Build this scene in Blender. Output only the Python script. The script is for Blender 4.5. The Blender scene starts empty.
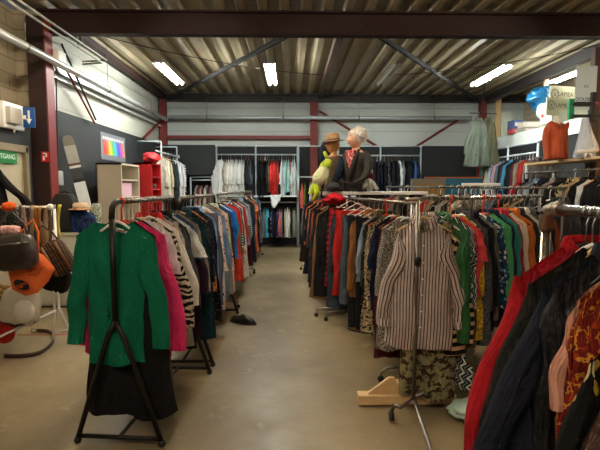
import bpy, math, random
from mathutils import Vector, Matrix, noise
PI = math.pi
SC = bpy.context.scene
COL = SC.collection
rnd = random.Random(7)

# ------------------------------------------------------------------ camera
CAM = Vector((0, 0, 1.6)); PITCH = math.radians(4.83); YAW = math.radians(1.15); FPX = 450.0
cd = bpy.data.cameras.new('camera'); cam = bpy.data.objects.new('camera', cd); COL.objects.link(cam)
cam.location = CAM; cam.rotation_euler = (PI/2 - PITCH, 0, -YAW)
cd.sensor_width = 36; cd.lens = FPX/600*36; cd.clip_start = .02
SC.camera = cam
RM = cam.rotation_euler.to_matrix()
def at(px, py, d):
    v = RM @ Vector(((px-300)/FPX, (225-py)/FPX, -1)); return CAM + v*(d/v.y)
def fl(px, py, z=0):
    v = RM @ Vector(((px-300)/FPX, (225-py)/FPX, -1)); return CAM + v*((z-1.6)/v.z)

# ------------------------------------------------------------------ materials
def lin(h):
    h = h.lstrip('#'); c = [int(h[i:i+2], 16)/255 for i in (0, 2, 4)]
    return tuple((x/12.92 if x <= .04045 else ((x+.055)/1.055)**2.4) for x in c) + (1,)
class NT:
    def __init__(s, name):
        s.m = bpy.data.materials.new(name); s.m.use_nodes = True; s.t = s.m.node_tree
        s.b = s.t.nodes['Principled BSDF']
    def n(s, typ, **kw):
        nd = s.t.nodes.new(typ)
        for k, v in kw.items(): setattr(nd, k, v)
        return nd
    def put(s, sock, v):
        if isinstance(v, bpy.types.NodeSocket): s.t.links.new(v, sock)
        else: sock.default_value = v
    def math(s, op, a, b=0.0, c=None):
        nd = s.n('ShaderNodeMath', operation=op); s.put(nd.inputs[0], a); s.put(nd.inputs[1], b)
        if c is not None: s.put(nd.inputs[2], c)
        return nd.outputs[0]
    def mix(s, f, a, b, blend='MIX'):
        nd = s.n('ShaderNodeMix', data_type='RGBA', blend_type=blend)
        s.put(nd.inputs[0], f); s.put(nd.inputs[6], a); s.put(nd.inputs[7], b); return nd.outputs[2]
    def coord(s, which): return s.n('ShaderNodeTexCoord').outputs[which]
    def noise(s, vec, scale, detail=2, rough=.5):
        nd = s.n('ShaderNodeTexNoise'); s.put(nd.inputs['Vector'], vec); nd.inputs['Scale'].default_value = scale
        nd.inputs['Detail'].default_value = detail; nd.inputs['Roughness'].default_value = rough; return nd
    def ramp(s, f, stops, const=False):
        nd = s.n('ShaderNodeValToRGB'); cr = nd.color_ramp
        if const: cr.interpolation = 'CONSTANT'
        while len(cr.elements) < len(stops): cr.elements.new(.5)
        for e, (p, c) in zip(cr.elements, stops): e.position = p; e.color = c
        s.put(nd.inputs[0], f); return nd.outputs[0]
    def bump(s, h, strength, dist=.01):
        nd = s.n('ShaderNodeBump'); nd.inputs['Strength'].default_value = strength; nd.inputs['Distance'].default_value = dist
        s.put(nd.inputs['Height'], h); s.t.links.new(nd.outputs[0], s.b.inputs['Normal'])
MC = {}
def plain(name, h, rough=.6, metal=0.0, var=.12, scale=6, emis=0, coat=0, alpha=1, trans=0):
    k = ('p', name, h, rough, metal, emis)
    if k in MC: return MC[k]
    t = NT(name); c = lin(h)
    if var:
        nz = t.noise(t.coord('Object'), scale, 3)
        dk = tuple(x*(1-var*1.6) for x in c[:3]) + (1,); lt = tuple(min(1, x*(1+var)) for x in c[:3]) + (1,)
        t.put(t.b.inputs['Base Color'], t.mix(nz.outputs[0], dk, lt))
    else: t.b.inputs['Base Color'].default_value = c
    t.b.inputs['Roughness'].default_value = rough; t.b.inputs['Metallic'].default_value = metal
    if coat: t.b.inputs['Coat Weight'].default_value = coat
    if trans: t.b.inputs['Transmission Weight'].default_value = trans
    if emis:
        t.b.inputs['Emission Color'].default_value = c; t.b.inputs['Emission Strength'].default_value = emis
    MC[k] = t.m; return t.m

def fab(h1, pat='solid', h2='#f0ece4', h3=None, s=1.0, rough=.88):
    """fabric with a woven or printed pattern, UV in metres"""
    k = (h1, pat, h2, h3, s, rough)
    if k in MC: return MC[k]
    t = NT('fabric_' + pat); uv = t.coord('UV'); c1, c2 = lin(h1), lin(h2); c3 = lin(h3) if h3 else c2
    sep = t.n('ShaderNodeSeparateXYZ'); t.put(sep.inputs[0], uv); U, V = sep.outputs[0], sep.outputs[1]
    def fr(x, period): return t.math('FRACT', t.math('DIVIDE', x, period))
    col = c1
    if pat in ('stripe', 'hstripe'):
        q = fr(U if pat == 'stripe' else V, .032*s)
        col = t.mix(t.math('LESS_THAN', q, .45), c1, c2)
        if h3: col = t.mix(t.math('LESS_THAN', t.math('ABSOLUTE', t.math('SUBTRACT', q, .72)), .07), col, c3)
    elif pat == 'plaid':
        a = t.math('LESS_THAN', fr(U, .07*s), .4); b = t.math('LESS_THAN', fr(V, .07*s), .4)
        col = t.mix(t.math('MULTIPLY', t.math('ADD', a, b), .5), c1, c2)
        if h3: col = t.mix(t.math('LESS_THAN', fr(U, .035*s), .12), col, c3)
    elif pat == 'zigzag':
        tri = t.math('ABSOLUTE', t.math('SUBTRACT', fr(U, .06*s), .5))
        q = t.math('FRACT', t.math('ADD', t.math('DIVIDE', V, .05*s), t.math('MULTIPLY', tri, 1.6)))
        col = t.mix(t.math('LESS_THAN', q, .36), c1, c2)
        q2 = t.math('LESS_THAN', t.math('ABSOLUTE', t.math('SUBTRACT', q, .68)), .05); col = t.mix(q2, col, c3)
    elif pat == 'vzigzag':
        tri = t.math('ABSOLUTE', t.math('SUBTRACT', fr(V, .07*s), .5))
        q = t.math('FRACT', t.math('ADD', t.math('DIVIDE', U, .055*s), t.math('MULTIPLY', tri, 1.1)))
        col = t.mix(t.math('LESS_THAN', q, .3), c1, c2)
        col = t.mix(t.math('LESS_THAN', t.math('ABSOLUTE', t.math('SUBTRACT', q, .65)), .06), col, c3)
    elif pat in ('floral', 'dots'):
        nz = t.noise(uv, 18/s, 2); d = t.n('ShaderNodeVectorMath', operation='ADD'); t.put(d.inputs[0], uv)
        sc = t.n('ShaderNodeVectorMath', operation='SCALE'); t.put(sc.inputs[0], nz.outputs[1]); sc.inputs['Scale'].default_value = .035*s if pat == 'floral' else 0
        t.put(d.inputs[1], sc.outputs[0])
        vo = t.n('ShaderNodeTexVoronoi'); t.put(vo.inputs['Vector'], d.outputs[0]); vo.inputs['Scale'].default_value = 22/s
        m = t.math('LESS_THAN', vo.outputs['Distance'], .38 if pat == 'floral' else .25)
        sp = t.n('ShaderNodeSeparateXYZ'); t.put(sp.inputs[0], vo.outputs['Color'])
        pc = t.mix(t.math('GREATER_THAN', sp.outputs[0], .5), c2, c3)
        col = t.mix(t.math('MULTIPLY', m, t.math('GREATER_THAN', sp.outputs[1], .25)), c1, pc)
    elif pat in ('camo', 'animal', 'leaf'):
        sc = {'camo': 16, 'animal': 34, 'leaf': 26}[pat]/s
        nz = t.noise(uv, sc, 3 if pat != 'animal' else 1, .6)
        a = t.math('GREATER_THAN', nz.outputs[0], .52); col = t.mix(a, c1, c2)
        if h3:
            n2 = t.noise(uv, sc*1.3, 2); col = t.mix(t.math('GREATER_THAN', n2.outputs[0], .6), col, c3)
    elif pat == 'tiger':
        w = t.n('ShaderNodeTexWave', bands_direction='Y'); t.put(w.inputs['Vector'], uv)
        w.inputs['Scale'].default_value = 9/s; w.inputs['Distortion'].default_value = 6; w.inputs['Detail'].default_value = 1; w.inputs['Detail Scale'].default_value = 1.5
        col = t.mix(t.math('GREATER_THAN', w.outputs[1], .52), c1, c2)
        if h3:
            n2 = t.noise(uv, 20/s, 1); col = t.mix(t.math('GREATER_THAN', n2.outputs[0], .62), col, c3)
    elif pat == 'tweed':
        nz = t.noise(uv, 110/s, 2, .7); col = t.ramp(nz.outputs[0], [(.40, c1), (.5, tuple((a+b)/2 for a, b in zip(c1, c2))), (.58, c2)])
    elif pat == 'embroid':
        nz = t.noise(uv, 14/s, 2); q = t.math('ABSOLUTE', t.math('SUBTRACT', nz.outputs[0], .5))
        col = t.mix(t.math('LESS_THAN', q, .022), c1, c2)
        n2 = t.noise(uv, 9/s, 1); col = t.mix(t.math('GREATER_THAN', n2.outputs[0], .63), col, c3)
    elif pat == 'denim':
        nz = t.noise(uv, 5, 3); col = t.mix(nz.outputs[0], c1, c2)
    # slight dye variation and cloth relief
    vn = t.noise(t.coord('Object'), 9, 3)
    k2 = t.math('ADD', t.math('MULTIPLY', vn.outputs[0], .35), .82)
    cc = t.n('ShaderNodeCombineColor')
    for i in range(3): t.put(cc.inputs[i], k2)
    t.put(t.b.inputs['Base Color'], t.mix(1.0, col, cc.outputs[0], 'MULTIPLY'))
    t.b.inputs['Roughness'].default_value = rough
    t.b.inputs['Specular IOR Level'].default_value = .18 if rough > .7 else .45
    if pat == 'knit':
        w = t.n('ShaderNodeTexVoronoi'); t.put(w.inputs['Vector'], uv); w.inputs['Scale'].default_value = 130
        vm = t.n('ShaderNodeVectorMath', operation='MULTIPLY'); t.put(vm.inputs[0], uv); vm.inputs[1].default_value = (13, 2.6, 1)
        f1 = t.noise(vm.outputs[0], 1, 3, .55); h = t.math('ADD', t.math('MULTIPLY', w.outputs['Distance'], .16), t.math('MULTIPLY', f1.outputs[0], 1.4)); t.bump(h, .7, .04)
    else:
        vm = t.n('ShaderNodeVectorMath', operation='MULTIPLY'); t.put(vm.inputs[0], uv); vm.inputs[1].default_value = (17, 3.2, 1)
        f1 = t.noise(vm.outputs[0], 1, 3, .55); f2 = t.noise(uv, 19, 4, .6)
        t.bump(t.math('ADD', t.math('MULTIPLY', f1.outputs[0], 1.6), t.math('MULTIPLY', f2.outputs[0], .6)), .75, .04)
    MC[k] = t.m; return t.m

# ------------------------------------------------------------------ mesh builder
class MB:
    def __init__(s): s.v = []; s.f = []; s.u = []
    def add(s, vs, fs, us=None):
        o = len(s.v); s.v += [tuple(p) for p in vs]; s.u += us if us else [(p[0]+p[1]*.37, p[2]+p[1]*.6) for p in vs]
        s.f += [tuple(i+o for i in f) for f in fs]; return s
    def box(s, c, d, rz=0, rx=0, ry=0):
        m = Matrix.Rotation(rz, 3, 'Z') @ Matrix.Rotation(ry, 3, 'Y') @ Matrix.Rotation(rx, 3, 'X'); c = Vector(c)
        vs = [c + m @ Vector((x*d[0]/2, y*d[1]/2, z*d[2]/2)) for x in (-1, 1) for y in (-1, 1) for z in (-1, 1)]
        return s.add(vs, [(0,1,3,2), (4,6,7,5), (0,4,5,1), (2,3,7,6), (0,2,6,4), (1,5,7,3)])
    def tube(s, path, r, n=8, cap=True, flat=1.0):
        P = [Vector(p) for p in path]; R = r if isinstance(r, (list, tuple)) else [r]*len(P)
        vs, us = [], []; t0 = (P[1]-P[0]).normalized()
        a = Vector((0, 0, 1)) if abs(t0.z) < .9 else Vector((1, 0, 0)); N = t0.cross(a).normalized(); dist = 0
        for i, p in enumerate(P):
            t = (P[min(i+1, len(P)-1)] - P[max(i-1, 0)]).normalized()
            N = (N - t*N.dot(t)).normalized(); B = t.cross(N)
            if i: dist += (p-P[i-1]).length
            for k in range(n):
                q = 2*PI*k/n; vs.append(p + N*math.cos(q)*R[i]*flat + B*math.sin(q)*R[i]); us.append((q*R[i], dist))
        fs = [(i*n+k, i*n+(k+1) % n, (i+1)*n+(k+1) % n, (i+1)*n+k) for i in range(len(P)-1) for k in range(n)]
        if cap: fs += [tuple(range(n))[::-1], tuple((len(P)-1)*n+k for k in range(n))]
        return s.add(vs, fs, us)
    def lathe(s, prof, c=(0, 0, 0), n=16, sx=1, sy=1, rot=None):
        vs = []; rot = rot or Matrix.Identity(3); c = Vector(c)
        for r, z in prof:
            for k in range(n): vs.append(c + rot @ Vector((r*math.cos(2*PI*k/n)*sx, r*math.sin(2*PI*k/n)*sy, z)))
        fs = [(i*n+k, i*n+(k+1) % n, (i+1)*n+(k+1) % n, (i+1)*n+k) for i in range(len(prof)-1) for k in range(n)]
        fs += [tuple(range(n))[::-1], tuple((len(prof)-1)*n+k for k in range(n))]
        return s.add(vs, fs)
    def ball(s, c, r, n=12, m=8, fn=None, sc=(1, 1, 1)):
        vs = []; c = Vector(c)
        for i in range(m+1):
            th = PI*i/m
            for k in range(n):
                ph = 2*PI*k/n; d = Vector((math.sin(th)*math.cos(ph), math.sin(th)*math.sin(ph), math.cos(th)))
                q = Vector((d.x*sc[0], d.y*sc[1], d.z*sc[2]))*r
                if fn: q = fn(d, q)
                vs.append(c+q)
        fs = [(i*n+k, i*n+(k+1) % n, (i+1)*n+(k+1) % n, (i+1)*n+k) for i in range(m) for k in range(n)]
        return s.add(vs, fs)
    def prism(s, poly, axis, a, b):
        """polygon (2D) extruded along axis from a to b"""
        def mk(p, w): return {'x': (w, p[0], p[1]), 'y': (p[0], w, p[1]), 'z': (p[0], p[1], w)}[axis]
        n = len(poly); vs = [mk(p, a) for p in poly] + [mk(p, b) for p in poly]
        return s.add(vs, [tuple(range(n))[::-1], tuple(range(n, 2*n))] + [(i, (i+1) % n, n+(i+1) % n, n+i) for i in range(n)])
    def grid(s, fn, nu, nv, closed=False):
        vs, us = [], []
        for j in range(nv+1):
            for i in range(nu+(0 if closed else 1)):
                p, u = fn(i/nu, j/nv); vs.append(p); us.append(u)
        w = nu if closed else nu+1
        fs = [(j*w+i, j*w+(i+1) % w, (j+1)*w+(i+1) % w, (j+1)*w+i) for j in range(nv) for i in range(nu)]
        return s.add(vs, fs, us)
    def build(s, name, mat, parent=None, smooth=True, bevel=0, solid=0, sub=0, loc=None, rz=0):
        me = bpy.data.meshes.new(name); me.from_pydata(s.v, [], s.f)
        ul = me.uv_layers.new(name='UVMap'); buf = [0.0]*(2*len(me.loops))
        for i, l in enumerate(me.loops): buf[2*i], buf[2*i+1] = s.u[l.vertex_index]
        ul.data.foreach_set('uv', buf)
        if smooth: me.polygons.foreach_set('use_smooth', [True]*len(me.polygons))
        me.materials.append(mat); o = bpy.data.objects.new(name, me); COL.objects.link(o)
        if parent: o.parent = parent
        if loc: o.location = loc
        if rz: o.rotation_euler.z = rz
        if sub:
            m = o.modifiers.new('sub', 'SUBSURF'); m.levels = m.render_levels = sub
        if solid:
            m = o.modifiers.new('solid', 'SOLIDIFY'); m.thickness = solid; m.offset = 0
        if bevel:
            m = o.modifiers.new('bevel', 'BEVEL'); m.width = bevel; m.segments = 2; m.limit_method = 'ANGLE'
        return o
USED = {}
def tag(o, label, cat, group=None):
    n = len(label.split())
    if not 4 <= n <= 16: print('LABEL LENGTH', n, label)
    if label in USED and USED[label] != (group or object()): print('LABEL TWICE', label)
    USED[label] = group
    o['label'] = label; o['category'] = cat
    if group: o['group'] = group
    return o
def thing(name, label, cat, loc=(0, 0, 0), rz=0, group=None):
    o = bpy.data.objects.new(name, None); COL.objects.link(o); o.empty_display_size = .05
    o.location = loc; o.rotation_euler.z = rz; return tag(o, label, cat, group)
def struct(mb, name, mat, **k):
    o = mb.build(name, mat, **k); o['kind'] = 'structure'; return o
def text(name, body, size, mat, loc, rot, parent=None, ext=.0006):
    c = bpy.data.curves.new(name, 'FONT'); c.body = body; c.size = size; c.align_x = 'CENTER'; c.align_y = 'CENTER'; c.extrude = ext
    o = bpy.data.objects.new(name, c); COL.objects.link(o); bpy.context.view_layer.update()
    me = bpy.data.meshes.new_from_object(o.evaluated_get(bpy.context.evaluated_depsgraph_get())); bpy.data.objects.remove(o); me.materials.clear(); me.materials.append(mat)
    o = bpy.data.objects.new(name, me); COL.objects.link(o); o.location = loc; o.rotation_euler = rot
    if parent: o.parent = parent
    return o

STEEL_BLK = plain('black_steel', '#2a2522', .45, .6, .1)
CHROME = plain('chrome', '#c9c4bb', .22, 1, .05)
DULL = plain('worn_steel', '#8d8780', .38, 1, .15)
WHITE_MT = plain('white_enamel', '#e9e7e1', .4, 0, .04)
PIPE = plain('grey_pipe', '#b9c4c8', .4, .3, .08)
REDST = plain('red_oxide_steel', '#6e2420', .55, .1, .15)
DARKST = plain('dark_red_steel', '#301513', .6, .1, .15)
BLACKP = plain('black_painted_panel', '#171b1d', .75, 0, .12, 3)
PINE = plain('pine_wood', '#d9b783', .55, 0, .15, 14)
WOOD = plain('brown_wood', '#8a5a36', .5, 0, .2, 18)
PALEW = plain('pale_board', '#dfe7e2', .6, 0, .05)
HANG = {'wood': plain('hanger_wood', '#a9672f', .4, 0, .15, 20), 'pale': plain('pale_hanger_wood', '#d8b27c', .45, 0, .12, 20),
        'white': plain('white_plastic', '#eceae6', .35, 0, .03), 'black': plain('black_plastic', '#191817', .35, 0, .05),
        'wire': plain('hanger_wire', '#b7b4ae', .3, 1, .05), 'orange': plain('orange_plastic', '#e8461f', .35, 0, .05),
        'grey': plain('grey_plastic', '#7b7974', .4, 0, .05), 'pink': plain('pink_plastic', '#e6b7ab', .4, 0, .05)}
exec_done = False

# ------------------------------------------------------------------ the hall
X0, X1, Y0, Y1, ZC = -3.5, 5.3, -3.6, 12.4, 4.05
YB = 6.55                                       # the portal frame
def concrete():
    t = NT('polished_concrete'); co = t.coord('Object')
    a = t.noise(co, .55, 5, .6); b = t.noise(co, 3.2, 6, .65); c = t.noise(co, 26, 4, .7)
    base = t.ramp(a.outputs[0], [(.36, lin('#6d5f45')), (.5, lin('#8a7b5e')), (.64, lin('#a3957a'))])
    col = t.mix(t.math('MULTIPLY', b.outputs[0], .75), base, lin('#66573c'))
    st = t.ramp(b.outputs[0], [(.6, (0, 0, 0, 1)), (.72, (1, 1, 1, 1))])
    col = t.mix(t.math('MULTIPLY', st, .5), col, lin('#b8aa88'))
    col = t.mix(t.math('MULTIPLY', t.math('GREATER_THAN', c.outputs[0], .68), .35), col, lin('#4b4232'))
    t.put(t.b.inputs['Base Color'], col)
    t.put(t.b.inputs['Roughness'], t.math('ADD', t.math('MULTIPLY', b.outputs[0], .35), .24))
    t.bump(c.outputs[0], .08, .01); return t.m
def panel_wall(h, period, groove):
    t = NT('steel_wall_panel'); co = t.coord('Object'); sp = t.n('ShaderNodeSeparateXYZ'); t.put(sp.inputs[0], co)
    q = t.math('FRACT', t.math('DIVIDE', sp.outputs[2], period)); g = t.math('LESS_THAN', q, groove)
    nz = t.noise(co, 1.2, 3); c = lin(h)
    col = t.mix(nz.outputs[0], tuple(x*.86 for x in c[:3])+(1,), c); col = t.mix(g, col, tuple(x*.55 for x in c[:3])+(1,))
    t.put(t.b.inputs['Base Color'], col); t.b.inputs['Roughness'].default_value = .42
    t.bump(t.math('SUBTRACT', 1.0, g), .4, .01); return t.m
def block_wall():
    t = NT('concrete_block'); co = t.coord('Object'); sp = t.n('ShaderNodeSeparateXYZ'); t.put(sp.inputs[0], co)
    cb = t.n('ShaderNodeCombineXYZ'); t.put(cb.inputs[0], sp.outputs[1]); t.put(cb.inputs[1], sp.outputs[2])
    b = t.n('ShaderNodeTexBrick'); t.put(b.inputs['Vector'], cb.outputs[0])
    b.inputs['Scale'].default_value = 1; b.inputs['Brick Width'].default_value = .44; b.inputs['Row Height'].default_value = .21
    b.inputs['Mortar Size'].default_value = .008; b.inputs['Color1'].default_value = lin('#a79c83'); b.inputs['Color2'].default_value = lin('#b1a68c'); b.inputs['Mortar'].default_value = lin('#7d745f')
    t.put(t.b.inputs['Base Color'], b.outputs[0]); t.b.inputs['Roughness'].default_value = .8; t.bump(b.outputs[1], -.3, .01); return t.m
struct(MB().box(((X0+X1)/2, (Y0+Y1)/2, -.05), (X1-X0+.6, Y1-Y0+.4, .1)), 'floor', concrete(), smooth=False)
# corrugated roof deck
def deck(x0, x1, y0, y1, z):
    prof = []; x = x0
    while x < x1:
        prof += [(x, z+.07), (x+.13, z+.07), (x+.165, z), (x+.265, z)]; x += .3
    vs = [(p[0], y0, p[1]) for p in prof] + [(p[0], y1, p[1]) for p in prof]; n = len(prof)
    return MB().add(vs, [(i, i+1, n+i+1, n+i) for i in range(n-1)])
dk = plain('galvanised_deck', '#9a8d70', .5, .1, .2, 2)
struct(deck(X0-.1, X1+1.7, Y0-.1, Y1+.1, ZC), 'ceiling', dk, smooth=False)
struct(MB().box(((X0+X1)/2+.8, (Y0+Y1)/2, ZC+.12), (X1-X0+2.2, Y1-Y0+.4, .06)), 'ceiling_slab', dk, smooth=False)
WB = panel_wall('#bcc3bd', .62, .02)
struct(MB().box(((X0+X1)/2+.8, Y1+.06, ZC/2), (X1-X0+2.2, .12, ZC)), 'wall_back', WB, smooth=False)
struct(MB().box((X0-.06, (YB+Y1)/2, ZC/2), (.12, Y1-YB, ZC)), 'wall_left', panel_wall('#b4b3a6', .31, .03), smooth=False)
# block wall in front of the portal frame, black lined lower wall with the door opening
DY0, DY1, DZ = 3.9, 6.06, 2.12
struct(MB().box((X0-.41, (Y0+6.6)/2, ZC/2), (.12, 6.6-Y0, ZC)).box((X0-.22, 6.6, ZC/2), (.44, .1, ZC)), 'wall_left_block', block_wall(), smooth=False)
blk_ = plain('black_band', '#101112', .7, 0, .1)
lw = MB().box((X0-.17, (Y0+DY0)/2, 1.39), (.34, DY0-Y0, 2.64)); lw.box((X0-.17, (DY0+DY1)/2, (DZ+2.64)/2), (.34, DY1-DY0, 2.64-DZ)); lw.box((X0-.17, (DY1+6.2)/2, 1.32), (.34, 6.2-DY1, 2.64)); struct(lw, 'wall_left_lining', blk_, smooth=False)
cr = plain('cream_door', '#b5ab92', .5, 0, .06)
dr = struct(MB().box((X0-.03, (DY0+DY1)/2, DZ/2), (.05, DY1-DY0-.1, DZ-.05)), 'door_1', cr, smooth=False)
struct(MB().box((X0+.015, DY1-.03, DZ/2), (.06, .07, DZ)).box((X0+.015, DY0+.03, DZ/2), (.06, .07, DZ)).box((X0+.015, (DY0+DY1)/2, DZ-.03), (.06, DY1-DY0, .09)), 'door_frame', plain('door_frame_paint', '#7d6f55', .5), smooth=False)
# black painted lower lining
struct(MB().box((X0+.012, (YB+.1+Y1)/2, 1.37), (.02, Y1-YB-.12, 2.74)), 'trim_2', BLACKP, smooth=False)
struct(MB().box(((X0+X1)/2, Y1-.012, 1.36), (X1-X0, .02, 2.72)), 'trim_3', BLACKP, smooth=False)
# right wall: black lining, white ledge board, ribbed panel above
struct(MB().box((X1+.06, (Y0+Y1)/2, 1.3), (.12, Y1-Y0, 2.6)), 'wall_right', BLACKP, smooth=False)
struct(MB().box((X1+.0, (4+Y1)/2, 2.72), (.06, Y1-4, .27)).box((X1+.5, (4+Y1)/2, 2.84), (1.05, Y1-4, .03)), 'trim_4', PALEW, smooth=False)
struct(MB().box((X1+1.12, (Y0+Y1)/2, ZC/2), (.12, Y1-Y0, ZC)), 'wall_right_annex', panel_wall('#b8ab92', .16, .12), smooth=False)
struct(MB().box(((X0+X1)/2+.8, Y0-.06, ZC/2), (X1-X0+2.2, .12, ZC)), 'wall_front', panel_wall('#9a958a', .6, .02), smooth=False)
# steelwork
def ibeam_x(y, z0, z1, x0, x1, w=.16):
    m = MB().box(((x0+x1)/2, y, z0+.012), (x1-x0, w, .024)).box(((x0+x1)/2, y, z1-.012), (x1-x0, w, .024)); m.box(((x0+x1)/2, y, (z0+z1)/2), (x1-x0, .03, z1-z0)); return m
struct(ibeam_x(YB, 3.72, 4.04, X0, X1+1), 'beam_portal', DARKST, smooth=False)
struct(ibeam_x(12.2, 3.86, 4.04, X0, X1+1), 'beam_gable', plain('dark_steel', '#2b2423', .6), smooth=False)
def column(name, x, y, mat, z1=4.0, w=.2, d=.26):
    struct(MB().box((x, y-d/2, z1/2), (w, .024, z1)).box((x, y+d/2, z1/2), (w, .024, z1)).box((x, y, z1/2), (.03, d, z1)), name, mat, smooth=False)
struct(MB().box((X0+.05, 6.45, 1.95), (.24, .2, 3.9)), 'column_portal', plain('column_red', '#7a221d', .5, .1, .12), smooth=False)
struct(MB().box((X0+.045, 6.342, 1.95), (.23, .012, 3.9)), 'column_shaded_front', plain('column_shade', '#2c1715', .6), smooth=False)  # thin front sheet paints the column's shaded side in darker red
column('column_gable', .62, 12.27, REDST, 3.9, .2, .14); column('column_corner', X0+.12, 12.2, REDST, 3.9, .16, .16); column('column_corner', X1-.15, 12.2, REDST, 3.9, .16, .16)
struct(MB().box(((X0+.6)/2, 12.28, 2.93), (.6-X0, .08, .09)), 'beam_girt', REDST, smooth=False)
struct(MB().box((X0+.16, (YB+Y1)/2, 3.98), (.16, Y1-YB, .1)), 'beam_eaves', DARKST, smooth=False)
struct(MB().box((X1-.05, (YB-3+Y1)/2, 3.93), (.14, Y1-YB+3, .2)), 'beam_eaves_annex', plain('dark_steel', '#2b2423', .6), smooth=False)
struct(MB().box((.78, (YB+Y1)/2, 3.99), (.11, Y1-YB, .1)), 'beam_purlin', plain('brown_steel', '#4a342a', .6), smooth=False)
dkst = plain('dark_brace', '#0f0b0a', .85, 0)
def brace(name, a, b, w, mat=REDST):
    struct(MB().tube([a, b], w, 6), name, mat, smooth=False)
brace('roof_brace_beam', (.2, YB, 3.86), (-3.2, 12.1, 3.9), .045, dkst); brace('roof_brace_beam', (1.05, YB, 3.86), (4.95, 12.1, 3.9), .045, dkst)
brace('wall_brace_beam', (.75, 12.2, 3.62), (2.3, 12.2, 2.7), .035); brace('wall_brace_beam', (3.4, 12.2, 2.7), (4.5, 12.2, 3.4), .035)
brace('wall_brace_beam', (X0+.12, 6.75, 3.55), (X0+.1, 8.0, 2.7), .018); brace('wall_brace_beam', (X0+.2, 6.75, 3.65), (X0+.16, 7.9, 2.75), .016, dkst)
brace('wall_brace_beam', (X0+.1, 10.6, 2.72), (X0+.1, 12.1, 3.35), .03)
# pipes and conduits
def pipe(label, path, r, mat=PIPE, name='pipe', n=4):
    o = tag(MB().tube(path, r, 10).build(name, mat), label, 'pipe')
    for k in range(n):
        q = Vector(path[0]).lerp(Vector(path[1]), (k+.5)/n); MB().tube([q, (q.x, q.y, ZC+.02)], .007, 5).build('hanger_rod', DULL, o); MB().tube([q-(Vector(path[1])-q).normalized()*.015, q+(Vector(path[1])-q).normalized()*.015], r*1.15, 10).build('clamp_ring', DULL, o)
pipe('silver heating pipe running along the back wall above the racks', [(X0+.3, 12.05, 3.42), (X1-.5, 12.05, 3.42)], .05)
pipe('thick silver pipe running along the side wall past the red column', [(X0+.25, 2.0, 3.3), (X0+.25, 12.0, 3.35)], .05, plain('shiny_pipe', '#d0d3d0', .3, .7, .05))
for k, (dx, dz) in enumerate(((.0, .0), (.07, .04))):
    pipe(('upper' if k else 'lower') + ' thin grey pipe of the pair ending beside the red column', [(X0+.42+dx, 1.0, 3.62+dz), (X0+.42+dx, 7.6, 3.62+dz), (X0+.1, 7.62, 3.6+dz)], .016, plain('thin_pipe', '#a39e90', .4, .4))
struct(MB().box((X0+.05, 9.4, 3.2), (.1, 5.4, .05)).box((X0+.02, 9.4, 3.28), (.04, 5.4, .2)), 'trim_5', plain('ledge_grey', '#9b9d97', .4, .3), smooth=False)
tag(MB().tube([(X0+.1, 6.66, 3.5), (X0+.07, 6.68, 2.4), (X0+.05, 6.7, 1.8)], .012, 6).tube([(X0+.08, 6.8, 3.4), (X0+.05, 6.78, 1.8)], .01, 6).build('conduit', plain('conduit_dark', '#3b3a37', .5)), 'two dark cable conduits running down beside the red column', 'conduit')
jb = thing('junction_box', 'small grey junction box on the black wall beside the red column', 'box', (X0+.053, 6.76, 1.73))
MB().box((0, 0, .0), (.07, .17, .22)).build('case', plain('grey_box', '#8f9390', .5), jb, bevel=.008); MB().box((.04, 0, 0), (.012, .15, .2)).build('cover', plain('grey_cover', '#a7aaa6', .5), jb, bevel=.004)
jb = thing('junction_box', 'square white junction box under the ceiling by the column top', 'box', (X0+.2, 6.55+.11, 3.42))
MB().box((0, 0, 0), (.1, .22, .2)).build('case', WHITE_MT, jb, bevel=.01)

# ------------------------------------------------------------------ lamps
HOUS = plain('lamp_housing', '#cfcfc8', .4)
LIT = plain('lit_tube', '#f6faf4', .4, 0, 0, emis=125)
LIT_ADDED = plain('lit_tube_added', '#ffedd2', .4, 0, 0, emis=72)  # warmer glow for the added lamp rows only
OFF = plain('dark_tube', '#b6b4aa', .4)
def lamp(label, x, y, z, lit=True, rod=True, tube=None, hl=.78):
    t = thing('ceiling_light', label, 'ceiling light', (x, y, z), 0, 'twin tube ceiling lights')
    MB().prism([(-.1, .05), (-.035, .07), (.035, .07), (.1, .05), (.1, .042), (-.1, .042)], 'y', -hl, hl).build('housing', HOUS, t, smooth=False)
    for s in (-1, 1):
        MB().tube([(s*.055, .04-hl, .018), (s*.055, hl-.04, .018)], .016, 10).build('fluorescent_tube', (tube or LIT) if lit else OFF, t)
        for e in (-1, 1): MB().box((s*.055, e*(hl-.025), .025), (.03, .025, .05)).build('tube_socket', WHITE_MT, t, smooth=False)
    if rod:
        for e in (-1, 1): MB().tube([(0, e*(hl-.18), .07), (0, e*(hl-.18), ZC-z)], .006, 6).build('hanging_rod', DULL, t)
lamp('lit twin tube light hanging nearest the side wall pipe', -2.32, 8.9, 3.72)
lamp('lit twin tube light hanging in the middle above the aisle', -.38, 8.9, 3.72)
lamp('unlit twin tube light hanging above the mannequins', 1.9, 8.9, 3.72, False)
lamp('lit twin tube light hanging above the wall of cardigans', 3.88, 8.9, 3.72)
lamp('lit tube light behind the handwritten cardboard cards', 5.6, 9.2, 3.8, hl=.55, tube=plain('lit_tube_annex', '#f6faf4', .4, 0, 0, emis=32))
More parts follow.
